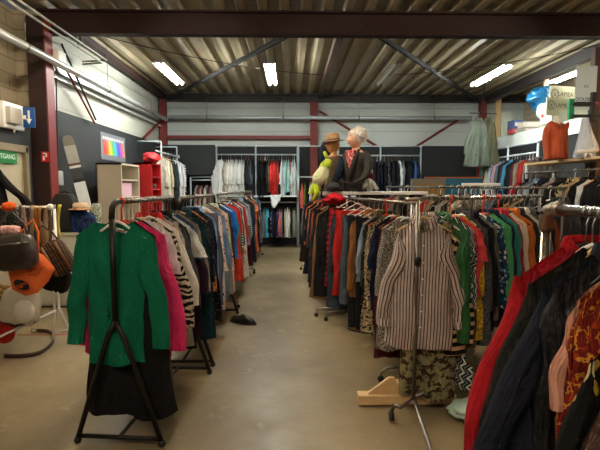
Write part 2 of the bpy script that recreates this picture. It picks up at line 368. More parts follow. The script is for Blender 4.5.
for y, nm, xs in ((4.3, 'the middle of the hall', (-2.32, -.38, 1.9, 3.88)), (-.4, 'the front of the hall', (-1.9, .2))):  # lamp rows out of view, added to brighten the foreground
    for x in xs: lamp(('unlit' if x == 1.9 else 'lit') + ' added twin tube light over %s, %s' % (nm, {-2.32: 'above the bag stand', -.38: 'above the aisle', 1.9: 'above the steel rails', 3.88: 'above the side racks', -1.9: 'nearest the door wall', .2: 'in line with the aisle', 2.2: 'in line with the chrome rail'}[x]), x, y, 3.72, x != 1.9, tube=LIT_ADDED)
def wire(label, pts):
    tag(MB().tube(pts, .008, 5).build('cable', plain('cable_black', '#1d1b1a', .6)), label, 'cable')
def sag(a, b, s, n=10): return [Vector(a).lerp(Vector(b), i/n) + Vector((0, 0, -s*4*(i/n)*(1-i/n))) for i in range(n+1)]
wire('thin black cable sagging under the roof between side wall and purlin', sag((X0+.3, 7.0, 3.95), (.78, 9.6, 3.92), .12))
wire('thin black cable sagging under the roof above the cardigan wall', sag((1.9, 9.6, 3.92), (X1-.1, 7.2, 3.9), .1))

# ------------------------------------------------------------------ garments
KIND = dict(
    sweater=dict(W=.225, Wh=.235, L=.66, SL=.56, T=.07), cardigan=dict(W=.225, Wh=.24, L=.72, SL=.56, T=.07, open=1), shirt=dict(W=.22, Wh=.24, L=.76, SL=.56, T=.06, collar=1, open=1),
    tee=dict(W=.22, Wh=.24, L=.66, SL=.17, T=.05), blouse=dict(W=.215, Wh=.26, L=.68, SL=.48, T=.06), jacket=dict(W=.23, Wh=.25, L=.72, SL=.57, T=.09, collar=1, open=1),
    coat=dict(W=.235, Wh=.31, L=1.08, SL=.6, T=.1, collar=1, open=1), dress=dict(W=.2, Wh=.31, L=1.08, SL=.0, T=.07), robe=dict(W=.225, Wh=.27, L=1.12, SL=.55, T=.07),
    top=dict(W=.19, Wh=.24, L=.62, SL=0, T=.05), skirt=dict(W=.17, Wh=.29, L=.72, SL=0, T=.06, waist=1), trousers=dict(W=.18, Wh=.2, L=1.02, SL=0, T=.06, waist=1, legs=1))
NAMES = dict(top='sleeveless_top', tee='short_sleeve_tee')
def sm(x): x = max(0, min(1, x)); return x*x*(3-2*x)
def body_fn(p, seed):
    r = random.Random(seed); W, Wh, L, T = p['W'], p['Wh'], p['L'], p['T']; waist = p.get('waist')
    ph = [r.uniform(0, 6.28) for _ in range(5)]; k1, k2 = r.uniform(5, 8), r.uniform(10, 15); amp = p.get('fold', .019)
    nk = p.get('nk', min(.34, .085/p['W'])); ndf, ndb = p.get('neck', .09), .02; zn = -.12; slope = p.get('slope', .095); lean = r.uniform(-.02, .02)
    if waist: zn, slope, ndf, ndb = -.165, 0, 0, 0
    def width(v):
        a = v*L
        if waist: w = W + (Wh-W)*sm(v*1.5)
        elif a < .22: w = W*.9 + (p.get('Wc', W)-W*.9)*sm(a/.22)
        else: w = p.get('Wc', W) + (Wh-p.get('Wc', W))*((a-.22)/max(.05, L-.22))
        return w*(1+.03*math.sin(ph[4]+v*5))
    def f(u, v, side):
        au = abs(u); zt = zn - slope*max(0, au-nk)/(1-nk)
        if au < nk: zt -= (ndf if side < 0 else ndb)*math.sqrt(max(0, 1-(au/nk)**2))
        zh = zn - L + .014*math.sin(u*4+ph[0]) - p.get('dip', 0)*u
        z = zt*(1-v) + zh*v; w = width(v); x = u*w
        g = (.1 if not waist else .5) + (.9 if not waist else .5)*sm(v*L/.3)
        y = side*T*.5*math.sqrt(max(0, 1-u**4))*g
        fo = amp*(.25+.75*v)*(math.sin(k1*u+ph[1]+v*1.2) + .55*math.sin(k2*u+ph[2]-v*2)) + .008*math.sin(v*9+ph[3]+u*2)*g
        y += fo*(1 if side < 0 else .8); x += .006*math.sin(v*11+ph[3])*au + lean*v*v
        q = noise.noise(Vector((u*2.3+seed, v*4, side)))*.02*g; y += q; y += side*.007*math.sin(14*v*L+7*au+ph[2])*g*sm((1-v)*2.5)
        return Vector((x, y, z)), (u*w + (0 if side < 0 else 1.3), v*L)
    return f, zn, slope, width
def body_mesh(p, seed, nu, nv, mb=None):
    f, zn, slope, width = body_fn(p, seed); mb = mb or MB()
    for side in (-1, 1): mb.grid(lambda a, b: f(2*a-1, b, side), nu, nv)
    return mb, f, zn, slope
def leg_mesh(p, seed, s, nv, mb=None):
    r = random.Random(seed+s); L, W = p['L'], p['W']; mb = mb or MB(); ph = r.uniform(0, 6)
    path, R = [], []
    for i in range(nv+1):
        v = i/nv; path.append((s*(W*.5+.012*v), .008*math.sin(v*7+ph), -.165-L*v)); R.append(W*.52*(1-.22*v)*(1+.03*math.sin(v*20+ph)))
    return mb.tube(path, R, 10, False, 1) if False else ellip(mb, path, R, [p['T']*.5]*(nv+1), 10)
def ellip(mb, path, RX, RY, n, v0=0.0):
    vs, us = [], []
    for p, rx, ry, i in zip(path, RX, RY, range(99)):
        for k in range(n+1):
            q = 2*PI*k/n; c, s = math.cos(q), math.sin(q)
            vs.append((p[0]+rx*math.copysign(abs(c)**.8, c), p[1]+ry*math.copysign(abs(s)**.8, s), p[2])); us.append((k/n*.34, v0-p[2]))
    w = n+1
    mb.add(vs, [(i*w+k, i*w+k+1, (i+1)*w+k+1, (i+1)*w+k) for i in range(len(path)-1) for k in range(n)], us); return mb
def sleeve_mesh(p, seed, s, n, m, zn, slope, mb=None):
    r = random.Random(seed*3+s); mb = mb or MB(); W, SL, T = p['W'], p['SL'], p['T']; sp = p.get('spread', .03) + r.uniform(-.015, .025)
    if p.get('spread1') and s < 0: sp = p['spread1']
    yd = r.uniform(-.03, .02) + p.get('sfwd', 0); ph = r.uniform(0, 6); ww = p.get('sw', .062)
    short = SL < .3; xt = W*.9; zt = zn-slope
    path, RX, RY = [], [], []
    for i in range(m+1):
        t = i/m; a = t*SL
        xo = xt + (.014*sm(a/.07) + sp*sm(t*1.25) if not short else .02*sm(a/.05) + (sp+.02)*t)
        wd = 2*ww*(1-.3*t)*(1+.05*math.sin(t*21+ph)) if not short else 2.1*ww
        wd = max(.012, wd*sm((a+.02)/.19))
        path.append((s*(xo-wd/2+.004*math.sin(t*15+ph)), yd*t + .006*math.sin(t*12+ph), zt + .004 - a))
        RX.append(wd/2); RY.append(max(.006, T*.4*sm((a+.015)/.16)*(1+.12*math.sin(t*17+ph*2))*(1-.15*t)))
    return ellip(mb, path, RX, RY, n)
def collar_mesh(p, f, mb=None, h=.05):
    mb = mb or MB(); k0 = min(.078, .34*p['W']*.95)
    def g(a, b):
        ang = .3 + a*(2*PI-.6); c, s_ = math.cos(ang), math.sin(ang); fr = max(0, c)
        o = [(0, 0), (.004, .026), (.014, .025), (.03+.012*fr, -.012-.03*fr)][round(b*3)]
        z0 = -.117 - .07*fr**2
        return Vector((s_*(k0+o[0]), -c*(.03+o[0]*.5) - .012*fr*(b > .7), z0 + o[1])), (a*.4, o[1])
    return mb.grid(g, 20, 3)
def strip(f, u0, u1, off, nv, v0=0.0, v1=1.0, mb=None):
    mb = mb or MB()
    def g(a, b):
        p, uv = f(u0+(u1-u0)*a, v0+(v1-v0)*b, -1); return p + Vector((0, -off, 0)), uv
    return mb.grid(g, 3, nv)
def hanger(label, color, root_loc, rz, lod, w=.2, bar=True, group=None, clip=False):
    m = HANG[color]; hk = MB(); R = .021
    path = [(0, 0, -.122), (0, 0, -.045)] + [(R*math.cos(a), 0, .001+R*math.sin(a)) for a in [-PI*.5+.0, -PI*.25, 0, PI*.25, PI*.5, PI*.75, PI, PI*1.12]]
    path[2:3] = [(.006, 0, -.028)]
    hk.tube(path, .006 if color == 'orange' else .0028 if lod > 2 else .0035, 6)
    ar = MB(); hz = -.122; tip = -.213; w *= .93
    if clip:
        ar.tube([(-w, 0, -.165), (w, 0, -.165)], .007, 6).tube([(0, 0, hz+.04), (-w*.95, 0, -.165)], .006, 6).tube([(0, 0, hz+.04), (w*.95, 0, -.165)], .006, 6)
    else:
        pts = [(-w, 0, tip-.01), (-w*.6, 0, tip+.03), (-w*.2, 0, hz-.012), (0, 0, hz), (w*.2, 0, hz-.012), (w*.6, 0, tip+.03), (w, 0, tip-.01)]
        ar.tube(pts, [.005, .008, .009, .009, .009, .008, .005] if color != 'wire' else .0028, 6, True, .8)
        if bar: ar.tube([(-w*.97, 0, tip-.012), (w*.97, 0, tip-.012)], .004 if color != 'wire' else .0026, 6)
    if lod >= 2:
        t = thing('coat_hanger', label, 'coat hanger', root_loc, rz, group)
        hk.build('hook', HANG['wire'] if color != 'orange' else m, t); ar.build('arms', m, t)
        if clip:
            for s in (-1, 1): MB().box((s*w*.75, 0, -.175), (.03, .02, .05)).build('clip', DULL, t, bevel=.004)
    else:
        mb = MB(); mb.add(hk.v, hk.f, hk.u); mb.add(ar.v, ar.f, ar.u); o = mb.build('coat_hanger', m); o.location = root_loc; o.rotation_euler.z = rz; tag(o, label, 'coat hanger', group)
def garment(kind, label, mat, loc, rz, lod=2, group=None, seed=None, mat2=None, **o):
    p = dict(KIND[kind]); p.update(o); seed = seed if seed is not None else rnd.randrange(9999)
    name = NAMES.get(kind, {'robe': 'long_robe'}.get(kind, kind))
    nu, nv = {3: (16, 22), 2: (10, 12), 1: (6, 8)}[lod]; sn, sm_ = {3: (12, 18), 2: (8, 10), 1: (6, 7)}[lod]
    cat = {'tee': 'T-shirt', 'robe': 'robe'}.get(kind, kind)
    if lod == 1:
        mb, f, zn, sl = body_mesh(p, seed, nu, nv)
        if p['SL']:
            for s in (-1, 1): sleeve_mesh(p, seed, s, sn, sm_, zn, sl, mb)
        ob = mb.build(name, mat); ob.location = loc; ob.rotation_euler.z = rz; return tag(ob, label, cat, group)
    t = thing(name, label, cat, loc, rz, group)
    if p.get('legs'):
        f, zn, sl, _ = body_fn(dict(p, L=.28), seed); mb, f, zn, sl = body_mesh(dict(p, L=.3), seed, nu, 5); mb.build('waist', mat, t)
        for s in (-1, 1): leg_mesh(p, seed, s, nv).build('trouser_leg', mat, t)
        return t
    mb, f, zn, sl = body_mesh(p, seed, nu, nv); mb.build('body', mat, t)
    if p['SL']:
        for s in (-1, 1):
            so = sleeve_mesh(p, seed, s, sn, sm_, zn, sl).build('sleeve', p.get('smat', mat), t)
            if lod == 3 and p.get('cuff'):
                r = random.Random(1); mbc = MB(); vs = so.data.vertices; n1 = sn+1; last = [vs[len(vs)-n1+k].co for k in range(n1)]
                c = sum((v for v in last), Vector())/n1
                path = [(c.x, c.y, c.z+.05), (c.x, c.y, c.z-.004)]; ellip(mbc, path, [.05, .05], [p['T']*.42]*2, 12).build('cuff', p['cuff'], so)
    if p.get('collar') : collar_mesh(p, f).build('collar', mat2 or mat, t)
    if p.get('open') and lod >= 2:
        pl = strip(f, -.07, .07, .006, nv, .03, 1.0).build('button_placket', mat2 or mat, t)
        if lod == 3 and p.get('buttons'):
            for i in range(6):
                q, _ = f(0, .1+.14*i, -1); MB().ball(q+Vector((0, -.011, 0)), .007, 8, 5, sc=(1, .5, 1)).build('button', p['buttons'], pl)
    return t

ORD = 'first second third fourth fifth sixth seventh eighth ninth tenth eleventh twelfth thirteenth fourteenth fifteenth sixteenth seventeenth eighteenth nineteenth twentieth'.split()
def ordw(n): return ORD[n] if n < 20 else 'twenty-' + ORD[n-20]
RAILS = {}
def hang_row(key, p0, p1, z, items, where, anchor, lod, hang=1, group=None, s0=.06, s1=None, jit=7, kw=None):
    """items: (kind, look, fabric, opts) spaced along the rail from p0 to p1"""
    a, b = Vector((p0[0], p0[1], z)), Vector((p1[0], p1[1], z)); L = (b-a).length; d = (b-a)/L; phi = math.atan2(d.y, d.x) - PI/2
    n = len(items); s1 = s1 if s1 is not None else L-.06; rr = random.Random(key)
    cols = ['wood', 'white', 'black', 'wire', 'pale', 'grey', 'wire', 'black', 'white']
    for i, it in enumerate(items):
        kind, look, fb, o = it[0], it[1], it[2], dict(it[3]) if len(it) > 3 else {}
        s = o.pop('s', None)
        if s is None: s = s0 + (s1-s0)*(i/(max(1, n-1))) + rr.uniform(-.008, .008)
        rz = phi + math.radians(o.pop('yaw', rr.uniform(-jit, jit))); off = o.pop('off', 0); hc = o.pop('hc', cols[rr.randrange(len(cols))])
        loc = a + d*s; loc.z += .0 + o.pop('dz', 0)
        kn = {'tee': 'short-sleeved top', 'top': 'sleeveless top', 'robe': 'long garment'}.get(kind, kind)
        lab = '%s %s, %s from %s on %s' % (look, kn, ordw(i), anchor, where)
        L0 = KIND[kind]['L']
        if 'L' not in o: o['L'] = L0*rr.uniform(.92, 1.1)
        if kw: o = {**kw, **o}
        m = fb if not isinstance(fb, tuple) else fab(*fb)
        garment(kind, lab, m, loc + Vector((math.cos(rz), math.sin(rz), 0))*off, rz, lod, group, **o)
        if hang:
            hn = {'wood': 'brown wooden', 'pale': 'pale wooden', 'white': 'white plastic', 'black': 'black plastic', 'wire': 'steel wire', 'grey': 'grey plastic', 'orange': 'orange plastic', 'pink': 'pale pink clip'}[hc]
            hanger('%s hanger, %s from %s on %s' % (hn, ordw(i), anchor, where), hc, loc, rz, hang, group='hangers ' + where, bar=(i % 3 != 0), clip=bool(KIND[kind].get('waist')), w=.2 if not KIND[kind].get('waist') else .17)

# ------------------------------------------------------------------ aisle racks: A-frame ones
def a_frame(mb, x, y, h, half, r=.016, split=.62):
    mb.tube([(x, y, h-.06), (x, y, split)], r, 10)
    return mb
def a_rack(label, p0, p1, h, bend=True, half=.27):
    t = thing('clothes_rack', label, 'clothes rack'); a, b = Vector((p0[0], p0[1], 0)), Vector((p1[0], p1[1], 0)); d = (b-a).normalized(); sx = Vector((d.y, -d.x, 0))
    up = Vector((0, 0, 1)); pts = [a+up*(h-.1), a+up*(h-.035)+d*.012, a+up*(h-.008)+d*.04, a+up*h+d*.08, b+up*h-d*.08, b+up*(h-.008)-d*.04, b+up*(h-.035)-d*.012, b+up*(h-.1)]
    MB().tube(pts[3:5], .0165, 12).build('rail', DULL, t)
    for q, s in ((a, 0), (b, 1)):
        MB().tube(pts[0:4] if s == 0 else pts[4:8], .018, 10).build('rail_bend', STEEL_BLK, t)
        MB().tube([q+up*(h-.1), q+up*.77], .0165, 10).build('post', STEEL_BLK, t)
        for e in (-1, 1):
            lg = MB().tube([q+up*.79, q+sx*e*.05+up*.69, q+sx*e*half+up*.03], .0165, 10).build('leg', STEEL_BLK, t)
            MB().ball(q+sx*e*half+up*.022, .024).build('rubber_foot', HANG['black'], lg)
        MB().tube([q-sx*half*.97+up*.05, q+sx*half*.97+up*.05], .014, 8).build('cross_bar', STEEL_BLK, t)
    MB().tube([a+up*.05, b+up*.05], .012, 8).build('base_bar', STEEL_BLK, t)
    return t
A0, A1 = (-1.07, 2.70), (-.97, 3.78)
a_rack('black A-frame clothes rack carrying the green sweater', A0, A1, 1.51)
B0, B1 = (-.97, 3.92), (-.95, 5.6)
a_rack('dark clothes rack behind the black A-frame, black sequin dress hanging on it', B0, B1, 1.5)
rackA = [
 ('sweater', 'emerald green fuzzy knit', ('#0b6a4d', 'knit'), dict(s=.07, yaw=-3, L=.89, W=.275, Wc=.2, Wh=.185, T=.09, spread=.075, sw=.075, SL=.68, neck=.1, nk=.46, off=-.02, hc='white', fold=.014)),
 ('dress', 'long black', ('#121113', 'solid'), dict(s=.13, yaw=0, L=1.24, W=.22, Wh=.3, T=.14, hc='orange')),
 ('blouse', 'fuchsia pink', ('#e0246a', 'solid', '#f0ece4', None, 1, .6), dict(s=.2, yaw=-3, L=.88, W=.27, Wh=.3, SL=.74, spread=.13, T=.1, sw=.085, hc='wood')),
 ('cardigan', 'dark plum', ('#2a2330', 'solid'), dict(s=.26, L=.8, W=.23)),
 ('tee', 'plain white', ('#e7dfe0', 'solid'), dict(s=.32, W=.27, SL=.27, sw=.085, spread=.05, L=.68, T=.07)),
 ('dress', 'long olive green', ('#575340', 'solid'), dict(s=.36, L=1.2, W=.19, Wh=.2, T=.08)),
 ('sweater', 'black and cream tiger-striped', ('#1a1817', 'tiger', '#d9cfb6', '#8f8a63', 1.2), dict(s=.42, W=.26, L=.84, SL=.66, sw=.065, spread=.11)),
 ('robe', 'cream white', ('#efe8df', 'solid'), dict(s=.49, W=.25, Wh=.3, L=.84, T=.09, spread=.11)),
 ('shirt', 'red collared', ('#c0262c', 'solid'), dict(s=.55)),
 ('blouse', 'pale grey floral', ('#c8c6be', 'floral', '#8b9a90', '#e9e6df', .6), dict(s=.6, L=.95)),
 ('skirt', 'long pale grey', ('#a9a69c', 'solid'), dict(s=.64, L=.92, W=.18)),
 ('cardigan', 'charcoal grey', ('#39393d', 'tweed', '#55565a'), dict(s=.69, L=.85)),
 ('jacket', 'long black', ('#17161a', 'solid'), dict(s=.75, L=1.02, W=.235)),
 ('tee', 'white trimmed', ('#e9e7e4', 'solid'), dict(s=.8, SL=.24, L=.6)),
 ('tee', 'blue denim', ('#27486b', 'denim', '#3c628a'), dict(s=.86, SL=.26, W=.245, sw=.075, spread=.05)),
 ('robe', 'dark purple', ('#3a2338', 'solid'), dict(s=.92, W=.235, L=1.0)),
 ('cardigan', 'taupe grey', ('#8d857b', 'solid'), dict(s=.98, L=.86)),
]
hang_row('A', A0, A1, 1.51, rackA, 'the black A-frame rack', 'the front', 3, 3, 'clothes on the black A-frame rack', kw=dict(spread=.085, W=.24))
rackB = [
 ('coat', 'deep teal', ('#12323a', 'solid')), ('robe', 'black sequined', ('#14161a', 'embroid', '#5a5e66', '#2c3036', .5), dict(L=1.06, W=.25)),
 ('blouse', 'orange printed', ('#d98a4a', 'floral', '#f2d7b0', '#57402f', .7)), ('jacket', 'navy blue', ('#1c2740', 'solid')),
 ('dress', 'black speckled', ('#1b1c1e', 'floral', '#4c5048', '#33362f', .5), dict(L=1.1, W=.23)), ('shirt', 'light blue denim', ('#6f95bb', 'denim', '#8fb0cd'), dict(L=.9)),
 ('skirt', 'grey denim', ('#555a6c', 'denim', '#70768a'), dict(L=.95, W=.22, Wh=.26)), ('robe', 'pale pink floral', ('#eed9cf', 'floral', '#a8486a', '#4d4a86', 1.0), dict(L=1.08, W=.25)),
 ('blouse', 'white lace', ('#e4ded6', 'floral', '#c9c0b4', None, .4)), ('robe', 'faded blue denim', ('#4d7096', 'denim', '#7da0c0'), dict(L=1.02, W=.25)),
 ('cardigan', 'tan brown', ('#a5763f', 'solid')), ('skirt', 'long ash grey', ('#8a8784', 'solid'), dict(L=.96)), ('dress', 'rose and cream floral', ('#d9b6aa', 'floral', '#a33048', '#efe6da', 1.0), dict(L=1.0, W=.24)),
 ('shirt', 'pale green', ('#b9c9b4', 'solid')), ('jacket', 'dark brown', ('#3c2a20', 'solid')), ('tee', 'royal blue', ('#1c62b4', 'solid'), dict(W=.255, SL=.3, sw=.08)),
]
hang_row('B', B0, B1, 1.5, rackB, 'the rack behind the A-frame', 'the front', 2, 2, 'clothes on the rack behind the A-frame')
def chrome_rack(label, p0, p1, h, mat=DULL, wheels=True, half=.25, rr=.014):
    t = thing('clothes_rack', label, 'clothes rack'); a, b = Vector((p0[0], p0[1], 0)), Vector((p1[0], p1[1], 0)); d = (b-a).normalized(); sx = Vector((d.y, -d.x, 0)); up = Vector((0, 0, 1))
    MB().tube([a+up*h-d*.04, b+up*h+d*.04], rr, 12).build('rail', mat, t)
    for q in (a, b):
        MB().tube([q+up*h, q+up*.11], .0135, 10).build('post', mat, t)
        ft = MB().tube([q-sx*half+up*.07, q-sx*half*.8+up*.11, q+sx*half*.8+up*.11, q+sx*half+up*.07], .0135, 8).build('foot_bar', mat, t)
        for e in (-1, 1): MB().lathe([(.004, -.012), (.026, -.012), (.026, .012), (.004, .012)], q+sx*e*half+up*.03, 12, rot=Matrix.Rotation(PI/2, 3, 'X')).build('castor', HANG['black'], ft)
    MB().tube([a+up*.11, b+up*.11], .012, 8).build('base_bar', mat, t); return t
C0, C1 = (-.95, 5.85), (-.93, 8.2); D0, D1 = (-.95, 8.45), (-.92, 10.5)
chrome_rack('chrome clothes rack with the royal blue and red tops along the aisle', C0, C1, 1.5)
chrome_rack('chrome clothes rack at the far end of the aisle before the wall of shirts', D0, D1, 1.5)
rackC = [('tee', 'bright blue', ('#2374c6', 'solid'), dict(W=.25, SL=.32)), ('dress', 'orange red', ('#d2452c', 'solid'), dict(W=.24)), ('blouse', 'mint green', ('#3f9a74', 'solid')), ('robe', 'scarlet', ('#c8372f', 'solid'), dict(L=1.1, W=.25)),
 ('shirt', 'white and navy striped', ('#e6e6e6', 'hstripe', '#26304c', None, 1.2)), ('blouse', 'dusty pink', ('#cf8f96', 'solid')), ('cardigan', 'teal', ('#2b6c78', 'solid')), ('dress', 'white dotted', ('#e2ddd6', 'dots', '#8a2b3c', '#33507a', .8), dict(W=.24)),
 ('robe', 'brick red', ('#b33a2b', 'solid'), dict(L=1.15, W=.25)), ('jacket', 'slate', ('#3b434f', 'solid')), ('tee', 'pale blue', ('#b7c8dc', 'solid'), dict(W=.24, SL=.3)), ('blouse', 'lilac', ('#a99bc0', 'solid')), ('shirt', 'khaki', ('#7b7450', 'solid')),
 ('sweater', 'black striped', ('#232325', 'hstripe', '#c6c2b8')), ('dress', 'burgundy', ('#5a2230', 'solid'), dict(L=1.12)), ('shirt', 'powder blue', ('#9db6cf', 'solid')), ('cardigan', 'dark grey', ('#47464a', 'solid')), ('coat', 'navy', ('#212a44', 'solid'))]
hang_row('C', C0, C1, 1.5, rackC, 'the third rack behind the A-frame', 'the front', 2, 2, 'clothes on the third aisle rack')
rackD = [('jacket', 'dark navy', ('#1d2a4c', 'solid'), dict(W=.26)), ('shirt', 'beige', ('#b9a27a', 'solid')), ('robe', 'olive brown', ('#6a5f3d', 'solid'), dict(W=.25)), ('tee', 'orange', ('#e0713c', 'solid'), dict(W=.25)), ('dress', 'coral orange', ('#dc6a4a', 'solid')),
 ('cardigan', 'dark olive', ('#4c4a36', 'solid')), ('coat', 'black', ('#1b1b1f', 'solid')), ('shirt', 'apricot', ('#de9a6b', 'solid')), ('blouse', 'turquoise', ('#39a3b4', 'solid')), ('jacket', 'charcoal', ('#34363b', 'solid')), ('coat', 'grey', ('#57585c', 'solid')), ('sweater', 'cobalt blue', ('#2c4f9c', 'solid')), ('robe', 'black and white print', ('#222226', 'floral', '#d8d6d2', None, .7))]
hang_row('D', D0, D1, 1.5, rackD, 'the farthest aisle rack', 'the front', 2, 2, 'clothes on the farthest aisle rack')
# things on the floor of that side
def shoe(label, loc, rz, mat, sole, k=1.0):
    t = thing('shoe', label, 'shoe', loc, rz)
    def g(d, q):
        q = Vector((q.x*.045*k, q.y*.135*k, 0)); h = .075*k*(.55+.45*max(0, d.y)) if d.y > 0 else .07*k*(1+.5*d.y*0-.35*abs(d.y))
        return Vector((q.x, q.y, .02+max(0, d.z)*h))
    MB().ball((0, 0, 0), 1, 14, 10, g).build('upper', mat, t); MB().lathe([(.01, 0), (1, 0), (1, .02), (.01, .02)], (0, 0, 0), 18, .048*k, .14*k).build('sole', sole, t)
BLK = plain('black_leather', '#16130f', .4, 0, .2)
shoe('black pointed shoe lying on the floor under the aisle rack', (fl(243, 323)-Vector((.0, 0, 0))).to_tuple(), 1.1, BLK, BLK, 1.3)

# ------------------------------------------------------------------ rack with the striped shirt
R10 = Vector((.87, 3.07)); phi1 = math.radians(36); R11 = R10 + Vector((math.cos(phi1), math.sin(phi1)))*1.75
t = thing('clothes_rack', 'steel clothes rack with a round post, carrying the brown striped shirt', 'clothes rack')
up = Vector((0, 0, 1)); a, b = Vector((R10.x, R10.y, 0)), Vector((R11.x, R11.y, 0)); d1 = (b-a).normalized(); h1 = 1.515
MB().tube([a-d1*.12+up*h1, b+d1*.05+up*h1], .0145, 12).build('rail', CHROME, t)
MB().tube([a+up*h1, a+up*.1], .0135, 10).build('post', DULL, t); MB().tube([b+up*h1, b+up*.1], .0135, 10).build('post', DULL, t)
f0, f1 = fl(394, 408, .1), fl(432, 452, .1)
ft = MB().tube([(f0.x-.01, f0.y+.02, .07), (f0.x, f0.y, .12), (f0.x+.03, f0.y-.05, .13), (a.x, a.y-.02, .11), (f1.x, f1.y, .09), (f1.x+.02, f1.y-.12, .05)], .0135, 8).build('foot_bar', DULL, t)
MB().lathe([(.004, -.014), (.03, -.014), (.03, .014), (.004, .014)], (f0.x-.012, f0.y+.02, .034), 14, rot=Matrix.Rotation(PI/2, 3, 'Y')).build('castor', HANG['black'], ft)
MB().tube([b+up*.11-Vector((.2, -.2, 0)), b+up*.11+Vector((.2, -.2, 0))], .0135, 8).build('foot_bar', DULL, t)
MB().tube([a+up*.11, b+up*.11], .012, 8).build('base_bar', DULL, t)
hkp = at(413, 262, a.y-.03); t = thing('post_hook', 'small black hook ring on the round post in front of the striped shirt', 'hook', (a.x, a.y-.02, hkp.z)); MB().tube([(.022*math.cos(k*.6), -.008, .03*math.sin(k*.6)) for k in range(10)], .005, 6).build('ring', HANG['black'], t); MB().box((0, 0, .0), (.03, .03, .04)).build('clip_body', HANG['black'], t, bevel=.004)
t = thing('wooden_stand', 'pale pine board foot with a triangular brace under the striped shirt', 'wooden stand', (.52, 3.2, 0))
MB().box((.33, 0, .045), (.72, .09, .07)).build('plank', PINE, t, bevel=.004, smooth=False)
MB().prism([(.04, .08), (.3, .08), (.24, .2), (.2, .2)], 'y', -.01, .015).build('brace', PINE, t, smooth=False)
MB().box((.5, .3, .045), (.5, .08, .07), .5).build('plank', PINE, t, bevel=.004, smooth=False)
STR = ('#d3c8c1', 'stripe', '#66514b', '#8f7b70', .66)
rz1 = phi1 - PI/2
rackR = [
 ('shirt', 'brown and white striped long', STR, dict(s=.07, yaw=40, L=.93, W=.19, Wc=.2, Wh=.25, T=.13, SL=.66, spread=.11, slope=.12, sw=.075, hc='pale', fold=.022, buttons=HANG['white'], cuff=fab('#d8cec6', 'stripe', '#6a5550', None, .75), neck=.12)),
 ('skirt', 'long brown and sage leaf-print', ('#857f5c', 'leaf', '#3b2d1e', '#666a50', 1.3), dict(s=.12, yaw=40, L=1.27, W=.17, Wh=.19, T=.1, hc='black')),
 ('sweater', 'black and tan striped', ('#121011', 'hstripe', '#c39a70', None, 2.0), dict(s=.17, yaw=20, L=.9, W=.2, Wh=.25, SL=.72, T=.08, spread=.08, dz=-.07)),
 ('jacket', 'green leather', ('#195828', 'solid', '#f0ece4', None, 1, .38), dict(s=.22, yaw=12, L=.84, W=.25, SL=.78, spread=.03, T=.1, sw=.06)),
 ('robe', 'black and white zigzag', ('#17181b', 'vzigzag', '#c9ccc4', '#8f9a98', 1), dict(s=.29, yaw=8, L=1.22, W=.25, Wh=.29)),
 ('dress', 'long olive brown', ('#4a4531', 'solid'), dict(s=.34, L=1.1, W=.22)),
 ('tee', 'coral red', ('#cf4244', 'solid'), dict(s=.37, W=.255, SL=.22, L=.55, sw=.085, hc='orange', spread=.04)),
 ('blouse', 'mustard yellow', ('#b8951f', 'floral', '#e1c255', '#7a6a2a', .5), dict(s=.44, L=.9, hc='pale')),
 ('coat', 'dark grey speckled', ('#26262a', 'tweed', '#56565a', None, 1), dict(s=.52, L=.95, W=.24)),
 ('jacket', 'plain black', ('#141417', 'solid'), dict(s=.6, L=.85, W=.245, hc='wood')),
 ('cardigan', 'taupe ribbed', ('#6d665c', 'solid'), dict(s=.67, L=.8)),
 ('blouse', 'blue floral', ('#1d3c55', 'floral', '#7fb3c4', '#d7d2c4', .8), dict(s=.74)),
 ('cardigan', 'apple green', ('#4b9c64', 'solid'), dict(s=.81, W=.25, T=.09, hc='orange')),
 ('jacket', 'dark navy', ('#1c2438', 'solid'), dict(s=.88)),
 ('cardigan', 'teal green', ('#2f7a74', 'solid'), dict(s=.96, W=.25, T=.09)),
 ('shirt', 'crimson', ('#a5283a', 'solid'), dict(s=1.04, hc='orange')), ('blouse', 'cream', ('#ddd2bd', 'solid'), dict(s=1.12, hc='pale')), ('jacket', 'mottled orange', ('#c0682c', 'solid'), dict(s=1.2)),
 ('coat', 'dark charcoal', ('#2a2a2e', 'solid'), dict(s=1.29)), ('shirt', 'off-white', ('#d6d0c2', 'solid'), dict(s=1.38)), ('jacket', 'grey', ('#5a5b5e', 'solid'), dict(s=1.47)), ('cardigan', 'black', ('#19191b', 'solid'), dict(s=1.56)), ('robe', 'rust', ('#8f4326', 'solid'), dict(s=1.65))]
hang_row('R', R10, R11, h1, rackR, 'the striped-shirt rack', 'the post', 3, 3, 'clothes on the striped-shirt rack')

